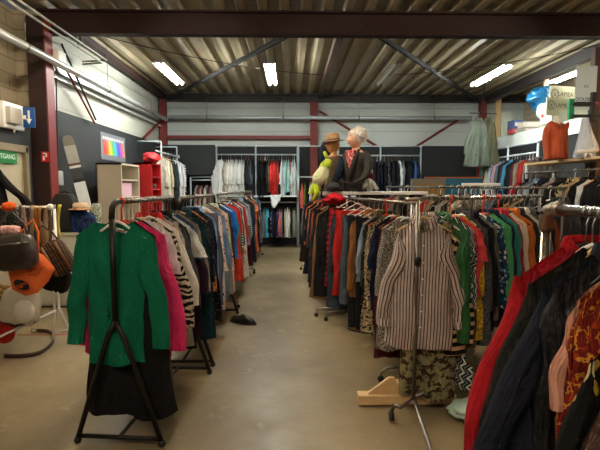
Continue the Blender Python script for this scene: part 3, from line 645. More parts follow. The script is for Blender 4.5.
# ------------------------------------------------------------------ angled rack on the other side of the aisle
E0, E1 = (.98, 3.62), (.66, 5.3); G0, G1 = (.56, 5.45), (.44, 8.6)
chrome_rack('steel rack behind the striped shirt with tweed and suede clothes', E0, E1, 1.47); chrome_rack('steel rack of dark coats beside the mannequins', G0, G1, 1.47)
rackE = [
 ('cardigan', 'black and white tweed', ('#24211f', 'tweed', '#b7aea2', None, 1.4), dict(s=.08, L=1.1, W=.24, Wh=.26, T=.1)),
 ('dress', 'long burgundy', ('#571e20', 'solid'), dict(s=.18, L=1.22, W=.22, Wh=.24)),
 ('tee', 'navy blue', ('#182038', 'solid'), dict(s=.28, L=.8, W=.25, SL=.36, sw=.085, T=.1)),
 ('robe', 'beige leopard-print', ('#b19a78', 'animal', '#2c241d', '#d8c6a4', .8), dict(s=.38, L=1.05, W=.25)),
 ('jacket', 'dark camouflage', ('#26291f', 'camo', '#3d4030', '#15160f', .7), dict(s=.52, L=.85, W=.24, hc='orange')),
 ('blouse', 'pale denim', ('#74879a', 'denim', '#97a5b2'), dict(s=.62, hc='pale')),
 ('trousers', 'wide black', ('#131316', 'solid'), dict(s=.72, W=.22, L=1.1)),
 ('jacket', 'brown suede', ('#86572c', 'solid'), dict(s=.84, W=.25, L=.85, SL=.68, T=.1, sw=.075, hc='wood')),
 ('trousers', 'loose black', ('#18181b', 'solid'), dict(s=.98, W=.22, L=1.15)),
 ('skirt', 'blue-grey denim', ('#39434d', 'denim', '#525d68'), dict(s=1.2, L=.95, W=.2, Wh=.24, hc='pink', yaw=-8)),
 ('skirt', 'bright red', ('#c22a25', 'solid'), dict(s=1.32, L=.95, W=.24, Wh=.27, dz=.04, hc='pink', yaw=-8)),
 ('coat', 'slate blue', ('#2b333d', 'solid'), dict(s=1.45, L=1.12, W=.27)),
 ('skirt', 'red and black plaid', ('#a32024', 'plaid', '#2a1414', None, 1), dict(s=1.56, L=.9, W=.25, dz=.06, hc='pink'))]
hang_row('E', E0, E1, 1.47, rackE, 'the angled rack', 'the front', 3, 3, 'clothes on the angled rack')
cG = [('coat', 'black wool', '#141417'), ('coat', 'camel brown', '#7a5a34'), ('trousers', 'black', '#17171b'), ('coat', 'charcoal', '#222329'), ('jacket', 'red', '#b42d2a'), ('robe', 'dark grey', '#2c2d32'), ('coat', 'jet black', '#101013'), ('jacket', 'tan', '#9c7745'), ('coat', 'midnight navy', '#171c2b'), ('robe', 'black satin', '#1a1a1e'), ('jacket', 'orange', '#d06a3a'), ('coat', 'dark brown', '#32261e'), ('dress', 'dark plum', '#2b1d2a'), ('coat', 'graphite', '#2a2b2e'), ('jacket', 'grey', '#6a6863'), ('robe', 'ink blue', '#1a2233')]
hang_row('G', G0, G1, 1.47, [(k, l, (c, 'solid'), dict(W=.24)) for k, l, c in cG], 'the dark rack beside the mannequins', 'the front', 2, 2, 'clothes on the dark rack')

# ------------------------------------------------------------------ near chrome rail
N0, N1 = Vector((1.03, .9)), Vector((1.17, 2.0)); hN = 1.505
t = thing('clothes_rack', 'thick chrome pipe rack with a cast elbow, red coat hanging on it', 'clothes rack')
MB().tube([(N0.x, N0.y-.4, hN), (N1.x, N1.y-.03, hN)], .0215, 16).build('rail', CHROME, t)
cast = plain('cast_fitting', '#a79d90', .35, .9, .2, 30)
e = MB().tube([(N1.x, N1.y-.06, hN), (N1.x, N1.y-.02, hN), (N1.x, N1.y+.02, hN-.012), (N1.x, N1.y+.035, hN-.04), (N1.x, N1.y+.035, hN-.1)], .03, 14)
e.build('elbow_fitting', cast, t)
MB().tube([(N1.x, N1.y-.075, hN), (N1.x, N1.y-.055, hN)], .034, 14).build('fitting_collar', cast, t); MB().ball((N1.x-.03, N1.y+.02, hN-.02), .009).build('grub_screw', HANG['black'], t)
MB().tube([(N1.x, N1.y+.035, hN-.1), (N1.x, N1.y+.035, .02)], .0215, 14).build('post', CHROME, t); MB().lathe([(.02, 0), (.07, 0), (.07, .012), (.03, .02)], (N1.x, N1.y+.035, 0), 16).build('base_flange', cast, t)
MB().tube([(N0.x, N0.y-.4, hN), (N0.x, N0.y-.4, .02)], .0215, 14).build('post', CHROME, t)
FLAM = ('#6b170f', 'embroid', '#b57a26', '#96330f', .7)
rackN = [  # from the far elbow towards the camera
 ('coat', 'long red', ('#97121a', 'solid'), dict(s=.8, yaw=18, L=1.2, W=.33, Wc=.34, Wh=.5, SL=.68, spread=.17, T=.1, slope=.12, hc='black')),
 ('cardigan', 'red knitted', ('#9a1a26', 'solid'), dict(s=.755, yaw=20, W=.27, L=.9, hc='white')),
 ('blouse', 'black crushed velvet', ('#15130f', 'floral', '#2a251d', '#0c0b0a', .8), dict(s=.7, yaw=22, W=.34, Wh=.42, L=.98, SL=.62, spread=.12, T=.1, slope=.12, hc='pale')),
 ('coat', 'navy blue wool', ('#171a26', 'solid'), dict(s=.6, yaw=25, W=.36, Wh=.55, L=1.15, SL=.66, spread=.22, T=.1, slope=.12, hc='wood', sw=.08)),
 ('jacket', 'black quilted', ('#131316', 'solid', '#f0ece4', None, 1, .5), dict(s=.53, yaw=25, W=.35, L=.8, T=.1, hc='black')),
 ('blouse', 'salmon pink striped', ('#b98672', 'stripe', '#a06c5a', None, 1.6), dict(s=.46, yaw=26, W=.3, Wh=.33, L=.46, SL=.3, spread=.08, sw=.075, hc='wire', dz=-.02)),
 ('robe', 'rust embroidered', FLAM, dict(s=.41, yaw=26, W=.32, Wh=.34, L=.85, hc='white', SL=.5)),
 ('robe', 'black and yellow floral', ('#0d0d0d', 'floral', '#a5842f', '#cdbd86', 1.5), dict(s=.35, yaw=26, W=.33, Wh=.46, L=1.1, SL=.6, spread=.14, slope=.15, hc='black', dz=-.1)),
 ('jacket', 'brown leather', ('#3a2115', 'solid', '#f0ece4', None, 1, .4), dict(s=.27, yaw=24, W=.3, Wh=.42, L=.95, spread=.1, slope=.15, hc='black', dz=-.14)),
]
hang_row('N', N0, N1, hN, rackN, 'the thick chrome rail', 'the elbow', 3, 3, 'clothes on the chrome rail')
# ------------------------------------------------------------------ wall racks of grey pipe
def wall_frame(label, pts, ztop, zr, zlow=None, r=.022, shelf=None, knob=True):
    """uprights at pts, a top pipe, a rail and a lower rail between them"""
    t = thing('pipe_rack', label, 'clothes rack'); P = [Vector((p[0], p[1], 0)) for p in pts]; up = Vector((0, 0, 1))
    for q in P:
        MB().tube([q, q+up*ztop], r, 8).build('upright', PIPE, t)
        if knob: MB().ball(q+up*ztop, r*1.9, 8, 6).build('pipe_joint', PIPE, t)
    for z, nm in ((ztop, 'top_pipe'), (zr, 'rail')) + (((zlow, 'low_rail'),) if zlow else ()):
        MB().tube([P[0]+up*z, P[-1]+up*z], r*.85, 8).build(nm, PIPE, t)
    if shelf:
        c = (P[0]+P[-1])/2; L = (P[-1]-P[0]); MB().box((c.x, c.y, shelf), (L.length, .46, .03), math.atan2(L.y, L.x)).build('shelf', PALEW, t, smooth=False)
    return t
DW = 11.85
def xb(px): return at(px, 190, DW).x
bays = [xb(217), xb(256), xb(297.5)]
wall_frame('grey pipe rack on the back wall with white and red clothes', [(x, DW) for x in bays], 2.66, 2.44, 1.2, shelf=1.36)
def simple(kind, look, c, w=None, **o):
    o = dict(dict(L={'shirt': .95, 'robe': 1.0, 'coat': 1.0, 'jacket': .9, 'dress': 1.0, 'trousers': .95, 'blouse': .85, 'cardigan': .85, 'tee': .75, 'sweater': .8, 'skirt': .75, 'top': .7}[kind], T=w or .1, fold=.006), **o)
    return (kind, look, c if isinstance(c, tuple) else (c, 'solid'), o)
rowW = [simple('robe', 'hanging snow-white', '#eef0f2', .16, s=.04, yaw=60, L=1.1)] + [simple(k, l, c) for k, l, c in [
 ('shirt', 'white', '#eceeee'), ('blouse', 'beige patterned', ('#b3a58c', 'floral', '#e7e2d6', '#6f7a70', .8)), ('shirt', 'dull cream', '#d4d0c2'), ('shirt', 'bright white', '#f0f1f0'), ('blouse', 'off-white', '#e4e4dd'), ('shirt', 'chalk white', '#eaedee'), ('shirt', 'ivory', '#e6e3d8'), ('blouse', 'milk white', '#eceae6'), ('shirt', 'cool white', '#e6ebee'), ('shirt', 'pale mint white', '#dfe9e6'), ('cardigan', 'cream', '#dcd8cc'), ('jacket', 'black', '#1a1c22'), ('jacket', 'dark slate', '#30353d'), ('shirt', 'steel grey', '#5a626c'), ('coat', 'charcoal', '#26292f')]]
hang_row('W1', (bays[0]+.02, DW), (bays[1]-.02, DW), 2.44, rowW, 'the wall rail of white shirts', 'the wide panel', 1, 1, 'white shirts on the back wall')
rowX = [simple(k, l, c) for k, l, c in [('coat', 'black', '#14161a'), ('jacket', 'jet black', '#101114'), ('coat', 'ink black', '#17181d'), ('trousers', 'matt black', '#15161a'), ('jacket', 'dark brown', '#2a211d'), ('cardigan', 'taupe brown', '#665a50'), ('blouse', 'tomato red', '#d23c34'), ('shirt', 'scarlet', '#cf2f2c'), ('blouse', 'coral red', '#d8463c'), ('jacket', 'brick red', '#b53a30'), ('jacket', 'black', '#1b1c20'), ('shirt', 'icy white', '#dfe8ea'), ('shirt', 'pale blue', '#c6d6de'), ('blouse', 'mint green', '#9fd2c8'), ('blouse', 'aqua', '#b2dcd6'), ('tee', 'rose pink', '#c07088'), ('shirt', 'frosty white', '#d5dfe0'), ('shirt', 'pale green-white', '#c8d8d2')]]
hang_row('W2', (bays[1]+.02, DW), (bays[2]-.02, DW), 2.44, rowX, 'the wall rail of red shirts', 'the white shirts', 1, 1, 'clothes on the red-shirt wall rail')
lowc = [('shirt', 'grey', '#6b6f74'), ('blouse', 'turquoise', '#39a7b6'), ('tee', 'sky blue', '#5fbcd0'), ('jacket', 'black', '#14161c'), ('blouse', 'navy and white patterned', ('#1b2440', 'floral', '#cfd5de', None, .8)), ('jacket', 'navy', '#1c2338'), ('coat', 'dark', '#17181c'), ('tee', 'violet', '#4a3a78'), ('shirt', 'coral', '#cf6a52'), ('cardigan', 'mauve grey', '#7c747e'), ('jacket', 'black', '#131418'), ('blouse', 'beige', '#b7ab92'), ('shirt', 'white', '#dcdcd6'), ('blouse', 'ivory', '#d6d2c4'), ('jacket', 'midnight', '#181c28'), ('shirt', 'stone grey', '#a19d90'), ('blouse', 'olive grey', '#7f8070')]
hang_row('W3', (xb(262), DW), (xb(297), DW), 1.2, [simple(k, l, c, L=.78) for k, l, c in lowc], 'the low wall rail', 'the aisle racks', 1, 0, 'clothes under the red shirts')
tag(MB().grid(lambda a, b: (Vector(((a-.5)*.26*(1+.15*math.sin(b*5)), (.12-.3*b*2 if b < .5 else -.18-.012*math.sin(a*14)), (.03 if b < .5 else .03-.3*(b-.5)*2*(.8+.3*math.sin(a*5))))), (a*.3, b*.4)), 12, 12).build('folded_cloth', fab('#eef0f3', 'solid'), solid=.012, loc=(xb(276), DW-.1, 1.36)), 'white cloth draped over the shelf edge under the red shirts', 'cloth')
# low bay beyond the plain panel, plus narrow bay behind the aisle
wall_frame('narrow low pipe rack under the plain black panel on the back wall', [(xb(190), DW+.1), (xb(214), DW+.1)], 1.86, 1.78, knob=False)
hang_row('W0', (xb(194), DW+.1), (xb(213), DW+.1), 1.78, [simple(k, l, c, L=.8) for k, l, c in [('tee', 'grey', '#8d8b88'), ('blouse', 'red-brown', '#8a3a30'), ('shirt', 'pale striped', ('#cfc9c0', 'stripe', '#7d5a52')), ('jacket', 'black', '#1b1b1e'), ('shirt', 'dusty white', '#c5c1b8'), ('blouse', 'wine red', '#6f2630'), ('cardigan', 'mid grey', '#6c6a68')]], 'the low rail under the plain black panel', 'the corner', 1, 0, 'clothes under the plain black panel')
tag(MB().box((xb(190), DW+.02, 2.3), (xb(216)-xb(164), .03, .78)).build('black_panel', BLACKP, smooth=False), 'plain black panel on the back wall beside the white shirts', 'panel')
wall_frame('grey pipe rack on the back wall between red shirts and mannequins', [(xb(298.5), DW), (xb(327), DW)], 2.66, 1.86, 1.2, knob=False)
hang_row('W4', (xb(300), DW), (xb(326), DW), 1.86, [simple(k, l, c, L=.7) for k, l, c in [('blouse', 'coral pink', '#d9665a'), ('top', 'olive', '#8f9a4e'), ('jacket', 'black', '#15161a'), ('shirt', 'white', '#d5d3cf'), ('tee', 'red', '#c03030'), ('jacket', 'dark grey', '#26272c'), ('coat', 'inky', '#18191f'), ('tee', 'maroon', '#6d2630'), ('jacket', 'pitch black', '#111216')]], 'the wall rail beside the red shirts', 'the red shirts', 1, 0, 'clothes beside the red shirts')
bay2 = [xb(338), xb(380), xb(420)]
wall_frame('grey pipe rack on the back wall behind the mannequins', [(x, DW) for x in bay2], 2.66, 2.42, shelf=1.36)
rowY = [simple(k, l, c) for k, l, c in [('coat', 'black', '#17181c'), ('jacket', 'dark', '#1c1d22'), ('jacket', 'grey', '#3c3d42'), ('shirt', 'silver grey', '#a9a9a2'), ('dress', 'purple', '#3b3048'), ('coat', 'aubergine', '#2c2438'), ('shirt', 'white edged', '#cfd2d2'), ('coat', 'black', '#121317'), ('coat', 'deep navy', '#161a26'), ('jacket', 'navy', '#1a2032'), ('coat', 'ink navy', '#13161f'), ('dress', 'navy with white print', ('#161a2c', 'floral', '#d7dbe2', None, .6)), ('jacket', 'black', '#15161a'), ('jacket', 'midnight', '#14171f'), ('shirt', 'white', '#d9dfe2'), ('blouse', 'grey patterned', ('#585c60', 'tweed', '#a0a4a6', None, 2)), ('coat', 'dark', '#17181e'), ('jacket', 'graphite', '#23262c'), ('shirt', 'denim blue', '#33567f'), ('coat', 'navy', '#182036')]]
hang_row('W5', (xb(345), DW), (xb(419), DW), 2.42, rowY, 'the wall rail behind the mannequins', 'the turban', 1, 1, 'clothes behind the mannequins')
# side wall: cardigans
XR = 4.92
def yr(px): return 450*XR/(px-291)
wall_frame('grey pipe rack along the side wall holding the cardigans', [(XR, yr(487)), (XR, yr(508)), (XR, yr(538))], 2.5, 2.29, shelf=None)
rowZ = [simple(k, l, c, .1, W=.26) for k, l, c in [('cardigan', 'olive grey', '#555d50'), ('cardigan', 'sage teal', '#516663'), ('shirt', 'black', '#212324'), ('cardigan', 'cream', '#9d9e8b'), ('shirt', 'light blue', '#8796a2'), ('blouse', 'slate violet', '#444763'), ('cardigan', 'powder pink', '#a67b7b'), ('shirt', 'steel teal', '#485960'), ('coat', 'black', '#141518'), ('blouse', 'plum', '#362639'), ('shirt', 'cyan blue', '#30728c'), ('coat', 'jet', '#101013'), ('jacket', 'black', '#171618'), ('dress', 'burgundy', '#4c1c26'), ('cardigan', 'khaki beige', '#726e59'), ('robe', 'bright red', '#902123'), ('robe', 'warm red', '#9b2b29'), ('cardigan', 'taupe', '#6f655c'), ('jacket', 'greige', '#625953')]]
hang_row('Z', (XR, yr(542)), (XR, yr(489)), 2.29, list(reversed(rowZ)), 'the side wall rail of cardigans', 'the orange blouse', 2, 1, 'cardigans on the side wall')
# other side wall: pale shirts beyond the red cabinet
t = thing('pipe_rack', 'grey pipe rack on the side wall beyond the red cabinet', 'clothes rack')
LX = -2.92
for y, nm in ((10.3, 'upright'), (11.7, 'upright')):
    MB().tube([(X0+.05, y, 2.62), (LX, y, 2.62)], .02, 8).tube([(LX, y, 2.62), (LX, y, 0)], .02, 8).build(nm, PIPE, t)
MB().tube([(LX, 9.9, 2.38), (LX, 11.8, 2.38)], .02, 8).build('rail', PIPE, t); MB().ball((LX, 11.8, 2.38), .05, 10, 8).build('rail_end', PIPE, t)
rowL = [simple(k, l, c, .1) for k, l, c in [('cardigan', 'beige', '#b8b0a0'), ('blouse', 'cream', '#cfc8b6'), ('jacket', 'yellow-grey', '#a89c7a'), ('trousers', 'black', '#1b1c1e'), ('coat', 'charcoal', '#25282b'), ('jacket', 'dark teal', '#2c3a40'), ('shirt', 'pale grey', '#c7cac9'), ('shirt', 'white', '#e3e4e2'), ('blouse', 'grey patterned', ('#9a9ca4', 'floral', '#e0e0e2', None, .8)), ('shirt', 'bright white', '#e9e9e6'), ('sweater', 'white and black striped', ('#e4e4e0', 'hstripe', '#2c2c2e', None, 2.0))]]
hang_row('L', (LX, 9.95), (LX, 11.75), 2.38, rowL, 'the rail past the red cabinet', 'the cabinet', 1, 1, 'clothes past the red cabinet')

# ------------------------------------------------------------------ middle racks behind the striped-shirt rack
def mid(key, p0, p1, z, cols, where, anchor, label, group, mat=plain('dim_steel', '#5f5a53', .5, .8, .1), rot=7):
    chrome_rack(label, p0, p1, z, mat); hang_row(key, p0, p1, z, cols, where, anchor, 2, 1, group, jit=rot)
mixed = lambda L: [(k, l, (c if isinstance(c, tuple) else (c, 'solid')), dict()) for k, l, c in L]
mid('P', (1.95, 4.75), (1.5, 7.0), 1.6, mixed([('shirt', 'mottled grey', ('#6a6560', 'tweed', '#a09a92', None, 3)), ('blouse', 'cream', '#cfc5b0'), ('jacket', 'dark olive', '#3d3b2c'), ('shirt', 'white', '#d9d4ca'), ('jacket', 'black', '#1c1b1d'), ('blouse', 'tan', '#ab8b62'), ('cardigan', 'red', '#b0262a'), ('shirt', 'pale stone', '#b9b2a4'), ('jacket', 'blue-grey', '#5a6a78'), ('blouse', 'brown patterned', ('#6b5342', 'floral', '#bfae94', None, .8)), ('coat', 'black', '#19191c'), ('shirt', 'beige', '#c3b595'), ('jacket', 'grey green', '#5c6358'), ('blouse', 'light pink', '#d3b0a8'), ('cardigan', 'cherry red', '#b72a31'), ('shirt', 'silver', '#a5a5a5'), ('coat', 'dark blue', '#232c40'), ('cardigan', 'oat', '#b5a98f')]), 'the rail before the tan pinboard', 'the front', 'steel clothes rack standing before the tan pinboard', 'clothes before the pinboard')
mid('Q', (2.72, 4.45), (2.6, 6.9), 1.59, mixed([('jacket', 'dark grey', '#37373a'), ('coat', 'black', '#17171a'), ('shirt', 'slate', '#525a62'), ('jacket', 'charcoal', '#2a2b2e'), ('shirt', 'mid grey', '#77746f'), ('blouse', 'brown', '#5a4738'), ('coat', 'black wool', '#1b1a1c'), ('shirt', 'dusty blue', '#68788a'), ('jacket', 'grey tweed', ('#4a4845', 'tweed', '#8a8680', None, 2)), ('cardigan', 'cream', '#c8bea8'), ('coat', 'dark brown', '#3a2d24'), ('blouse', 'sand', '#a8977c'), ('jacket', 'navy', '#222a3a'), ('shirt', 'stone', '#9d968a'), ('blouse', 'mauve', '#7b6274'), ('coat', 'soot black', '#1a1a1b')]), 'the rail under the orange blouse', 'the front', 'steel clothes rack standing below the cardigan wall', 'clothes under the orange blouse')
wt = thing('white_bar', 'short white display bar above the steel rack below the cardigan wall', 'display bar'); q = at(462, 184.5, 6.4); q2 = at(500, 185.5, 6.4)
MB().box(((q.x+q2.x)/2, 6.4, q.z), (q2.x-q.x, .04, .04)).build('bar', WHITE_MT, wt, bevel=.005); MB().tube([((q.x+q2.x)/2, 6.4, q.z-.02), ((q.x+q2.x)/2, 6.4, 0)], .015, 8).build('post', WHITE_MT, wt)
# racks seen at far side, dark clothes under the shelf
S0, S1 = (3.85, 5.3), (3.75, 7.2)
mid('S', S0, S1, 1.82, [(k, l, (c if isinstance(c, tuple) else (c, 'solid')), dict(W=.27)) for k, l, c in [('coat', 'black', '#161618'), ('jacket', 'dark', '#1d1c1e'), ('blouse', 'white puffed', '#dfe0e2'), ('jacket', 'black', '#131315'), ('coat', 'tan', '#a08860'), ('jacket', 'beige and black', ('#b7a680', 'camo', '#1c1a18', None, 1)), ('coat', 'soot black', '#151517'), ('jacket', 'charcoal', '#26262a'), ('shirt', 'grey', '#8b8a86'), ('coat', 'ink', '#17171b'), ('jacket', 'navy', '#1b2436'), ('shirt', 'light denim', '#8aa4bb'), ('jacket', 'grey speckled', ('#4a4c50', 'tweed', '#83868a', None, 2)), ('coat', 'dark navy', '#1a2030'), ('robe', 'red', '#b52a2e')]], 'the knobbed rail under the wooden shelf', 'the front', 'steel rail with round knobs under the wooden shelf', 'clothes under the wooden shelf')

# ------------------------------------------------------------------ wooden shelf with dummies
t = thing('wooden_shelf', 'long wooden shelf carrying the orange blouse and the pale dress', 'shelf', (4.2, 6.35, 0))
SZ = 1.98
MB().box((0, 0, SZ), (.5, 2.5, .035)).build('board', PINE, t, smooth=False)
for x in (-.23, .23):
    for y in (-1.2, 1.2): MB().tube([(x, y, SZ), (x, y, 0)], .02, 8).build('upright', PIPE, t)
skin_w = plain('mannequin_white', '#e6dcc8', .5, 0, .04)
def torso_fn(w, dpt):
    """rings of a dressmaker's torso from hip to neck"""
    return [(.0, .17, .105), (.1, .165, .105), (.22, .13, .09), (.34, .15, .105), (.44, .175, .115), (.53, .185, .1), (.575, .16, .085), (.6, .1, .07), (.62, .055, .055), (.68, .047, .05)]
def torso(mb, sc=1.0, grow=0.0, zlo=0, zhi=1, fold=0, neck=0):
    R = [r for r in torso_fn(1, 1) if zlo <= r[0] <= zhi]; n = 24; vs = []
    for z, rx, ry in R:
        for k in range(n):
            q = 2*PI*k/n; w = fold*math.sin(q*5+z*22)+fold*.6*math.sin(q*9-z*31); fr = max(0, -math.sin(q))
            vs.append(((rx+grow+w)*math.cos(q)*sc, (ry+grow+w)*math.sin(q)*sc*(1+.22*fr*math.exp(-((z-.44)/.08)**2)), (z-neck*fr*(1 if z > .5 else 0))*sc))
    return mb.add(vs, [(i*n+k, i*n+(k+1) % n, (i+1)*n+(k+1) % n, (i+1)*n+k) for i in range(len(R)-1) for k in range(n)], [(v[0], v[2]) for v in vs])
d = thing('torso_mannequin', 'white headless torso dummy wearing the orange blouse on the wooden shelf', 'mannequin', (at(555, 158, 6.55).x, 6.55, SZ+.018), math.radians(20)); d.scale = (.84, .84, .9)
m = torso(MB(), 1.0); m.ball((0, 0, .685), .05, 12, 6, sc=(1, 1, .35)); m.build('torso', skin_w, d, sub=1)
og = fab('#b2491d', 'solid', rough=.6)
bl = thing('blouse', 'rust orange draped blouse on the headless torso dummy', 'blouse', d.location, math.radians(20)); bl.scale = d.scale
torso(MB(), 1.02, .018, .0, .6, .006, .05).build('body', og, bl, sub=1, solid=.003)
for s in (-1, 1): ellip(MB(), [(s*.165, .0, .57), (s*.205, .01, .5), (s*.225, .02, .35), (s*.225, .0, .2), (s*.22, -.02, .05), (s*.218, -.03, .0)], [.03, .06, .055, .05, .045, .045], [.03, .06, .055, .05, .045, .045], 12).build('sleeve', og, bl, sub=1)
MB().grid(lambda a, b: (Vector(((a-.5)*.24*(1-.3*b), -.13-.03*math.sin(b*PI)-.01*math.sin(a*PI*2+b*6), .6-.2*b-.09*math.sin(a*PI)*(.6+b*.4))), (a*.2, b*.2)), 12, 8).build('cowl_drape', og, bl)
dp = at(583, 160, 6.1)
dr_ = thing('pale_dress', 'grey-white dress with a tied sash standing on the wooden shelf', 'dress', (dp.x, 6.1, SZ+.02))
MB().grid(lambda a, b: (Vector((( .045+.1*b**1.4)*math.cos(a*2*PI)+.02*b, (.04+.08*b)*math.sin(a*2*PI), .52*(1-b)+.01*math.sin(a*19)*b)) + Vector((.008*math.sin(a*2*PI*7)*b, 0, 0)), (a*.5, b*.5)), 40, 10, True).build('skirt', fab('#bcc0c6', 'stripe', '#a8adb5', None, .5), dr_)
MB().tube([(-.16, -.1, .06), (-.02, -.13, .07), (.13, -.06, .1), (.17, .02, .17), (.1, .03, .35), (.04, 0, .5)], [.03, .035, .04, .035, .025, .012], 10).build('sash', fab('#ded6cc', 'solid'), dr_)
for s in (-1, 1): MB().tube([(-.03, -.13, .07), (-.03+s*.04, -.15, .02), (-.03+s*.05, -.16, -.03)], [.015, .014, .01], 8).build('sash_tail', fab('#ded6cc', 'solid'), dr_)
# stuff stacked above: posts, cards, bag, poster
pst = thing('timber_post', 'dark brown timber post behind the pale dress', 'post', (4.42, 6.6, 0)); MB().box((0, 0, 1.8), (.1, .1, 3.6)).build('post', plain('dark_timber', '#4a3224', .6, 0, .2, 12), pst, smooth=False); MB().box((.1, .02, 1.7), (.06, .06, 3.4)).build('batten', plain('timber', '#6b4a32', .6), pst, smooth=False)
fr = thing('clamp_frame', 'black metal clamp arm with two bars in front of the white poster', 'bracket', at(591, 108, 6.2))
MB().box((.02, 0, .0), (.05, .05, .42)).build('upright', HANG['black'], fr, smooth=False)
MB().box((-.1, 0, .05), (.3, .04, .04)).box((-.12, 0, .05), (.2, .05, .06)).build('clamp_bar', HANG['black'], fr, smooth=False); MB().box((-.02, 0, -.11), (.46, .04, .04)).build('clamp_bar', HANG['black'], fr, smooth=False); MB().ball((.06, -.02, .05), .03).build('screw_handle', plain('red_knob', '#7a2a2e', .5), fr)
LEDGE = 2.856
def at_off(px, py, d, z=None): p = at(px, py, d); return (p.x, d, p.z if z is None else z)
INK = plain('dark_ink', '#4c4a3e', .8, 0, 0)
def card(label, px, py, d, w, h, rz, words, col='#c9c2a4'):
    o = thing('cardboard_card', label, 'cardboard sign', at_off(px, py, d), rz)
    MB().box((0, 0, 0), (w, .012, h)).build('board', plain('card', col, .8, 0, .06), o, smooth=False)
    ring = [(-.3*w+.12*h*1.8*math.cos(a*.42), -.009, .03+.2*h*1.2*math.sin(a*.42)) for a in range(15)]
    MB().tube(ring, .006, 5).build('ink_ring', INK, o); text('lettering', 'a', h*.3, INK, (-.3*w, -.008, .03), (PI/2, 0, 0), o); text('lettering', words, h*.32, INK, (.13*w, -.008, .03), (PI/2, 0, 0), o)
    return o
card('cream cardboard card with handwriting under the low tube light', 562, 96, 8.95, .6, .38, .25, 'LAMEA'); card('second cream cardboard card below the handwritten one', 558, 107, 8.8, .56, .34, .25, 'LAME')
gs = at_off(571, 109, 8.65); tag(MB().box((0, 0, 0), (.1, .05, .38)).build('green_box', plain('green_card', '#1f7a4d', .5), smooth=False, loc=gs), 'narrow green box beside the handwritten cards', 'box')
tag(MB().box((0, 0, 0), (.7, .4, .24)).build('cardboard_box', plain('pale_box', '#d8d6c4', .7), smooth=False, bevel=.004, loc=at_off(563, 119, 9.0, LEDGE+.12)), 'pale cardboard box under the handwritten cards', 'box')
po = thing('wall_poster', 'tall white poster with dark lettering behind the black clamp', 'poster', at_off(586, 88, 6.54), 0)
MB().box((0, 0, 0), (.3, .008, .62)).build('sheet', plain('poster_white', '#c9d3d8', .6, 0, .04), po, smooth=False); text('lettering', 'IKE', .05, INK, (.0, -.006, .02), (PI/2, 0, 0), po); text('lettering', 'DOUBLES', .07, plain('ink_blue', '#37424e', .7, 0, 0), (0, -.006, -.16), (PI/2, 0, 0), po)
def blob(label, name, loc, size, mat, cat, seed, rough=.12, **k):
    def g(d, q): return q*(1+rough*noise.noise(d*2.2+Vector((seed, 0, 0)))*2)
    return tag(MB().ball((0, 0, 0), 1, 24, 16, g, size).build(name, mat, loc=loc, **k), label, cat)
blob('bright blue plastic bag bundled at the top by the stick', 'plastic_bag', at_off(543, 98, 9.35), (.3, .22, .22), plain('blue_plastic', '#12547c', .3, 0, .25, 9), 'bag', 3, .22)
wb = blob('white and red plastic bag hanging under the blue bundle', 'plastic_bag', at_off(545, 112, 9.2), (.17, .12, .18), plain('white_film', '#cfd4d6', .35, 0, .1, 7), 'bag', 5, .12)
MB().box((0, -.12, -.07), (.27, .02, .07), 0, 0, -.25).build('red_band', plain('red_film', '#c8483c', .5), wb, smooth=False)
tag(MB().box((0, 0, 0), (.09, .05, 1.19)).build('wooden_stick', plain('bare_timber', '#c9a587', .6, 0, .1), smooth=False, loc=at_off(545.5, 97, 9.62, LEDGE+.595)), 'bare wooden stick standing behind the blue plastic bag', 'stick')
tag(MB().box((0, 0, 0), (.13, .09, 1.06)).build('timber_post', PINE, smooth=False, loc=at_off(497.5, 122, 12.0, LEDGE+.53)), 'pale timber post above the first cardigans', 'post')
tag(MB().box((0, 0, 0), (.3, .03, .66)).build('grey_board', plain('grey_board', '#b3b8a8', .6, 0, .05), smooth=False, loc=at_off(506.5, 128, 11.6, LEDGE+.33)), 'pale grey board leaning beside the timber post', 'board')
for k, (px, py, w, h, c, lb) in enumerate([(516, .11, .26, .2, '#4a5a86', 'small blue and pink box on the white ledge'), (516, 0, .26, .11, '#c04a4a', 'small red box on the white ledge under the blue one'), (530, .1, .42, .12, '#c8bfae', 'flat pale box stacked on the ledge beside the blue box'), (529, 0, .44, .1, '#9d958a', 'grey flat box under the pale box on the ledge')]):
    bx = thing('storage_box', lb, 'box', at_off(px, 120, 10.75-(px-516)*.025, LEDGE+py+h/2)); MB().box((0, 0, 0), (w, .3, h)).build('carton', plain('carton%d' % k, c, .7), bx, bevel=.006, smooth=False); MB().box((0, -.153, 0), (w*.7, .004, h*.4)).build('sticker', plain('sticker', '#dcc9c4', .7), bx, smooth=False)
# two long grey coats hung high by the corner
for k, (px, c, lb, w) in enumerate([(479, '#5f665c', 'long pale grey coat hung high on the pipe in the corner', .25), (490, '#4d4c3a', 'long olive-grey coat hung high beside the pale grey coat', .22)]):
    p = at(px, 113, 10.6); garment('coat', lb, fab(c, 'solid'), (p.x, 10.6+.1*k, p.z), .25-.7*k, 2, None, L=1.12, W=w*.75, Wh=.42 if not k else .3, T=.16, fold=.05, SL=.75, spread=.15 if not k else .08)
    hanger('steel hanger of the %s coat hung high in the corner' % ('pale grey' if not k else 'olive-grey'), 'wire', (p.x, 10.6+.1*k, p.z), .5-.9*k, 1)
    MB
t = thing('hanging_hook', 'dark iron bracket holding the two high coats in the corner', 'bracket'); p = at(478, 113, 10.6); MB().tube([(p.x-.2, 10.6, p.z), (p.x+.5, 10.72, p.z)], .012, 6).build('arm', dkst, t); MB().tube([(p.x+.15, 10.66, p.z), (p.x+.15, 10.66, ZC-.05)], .01, 6).build('drop_rod', dkst, t)

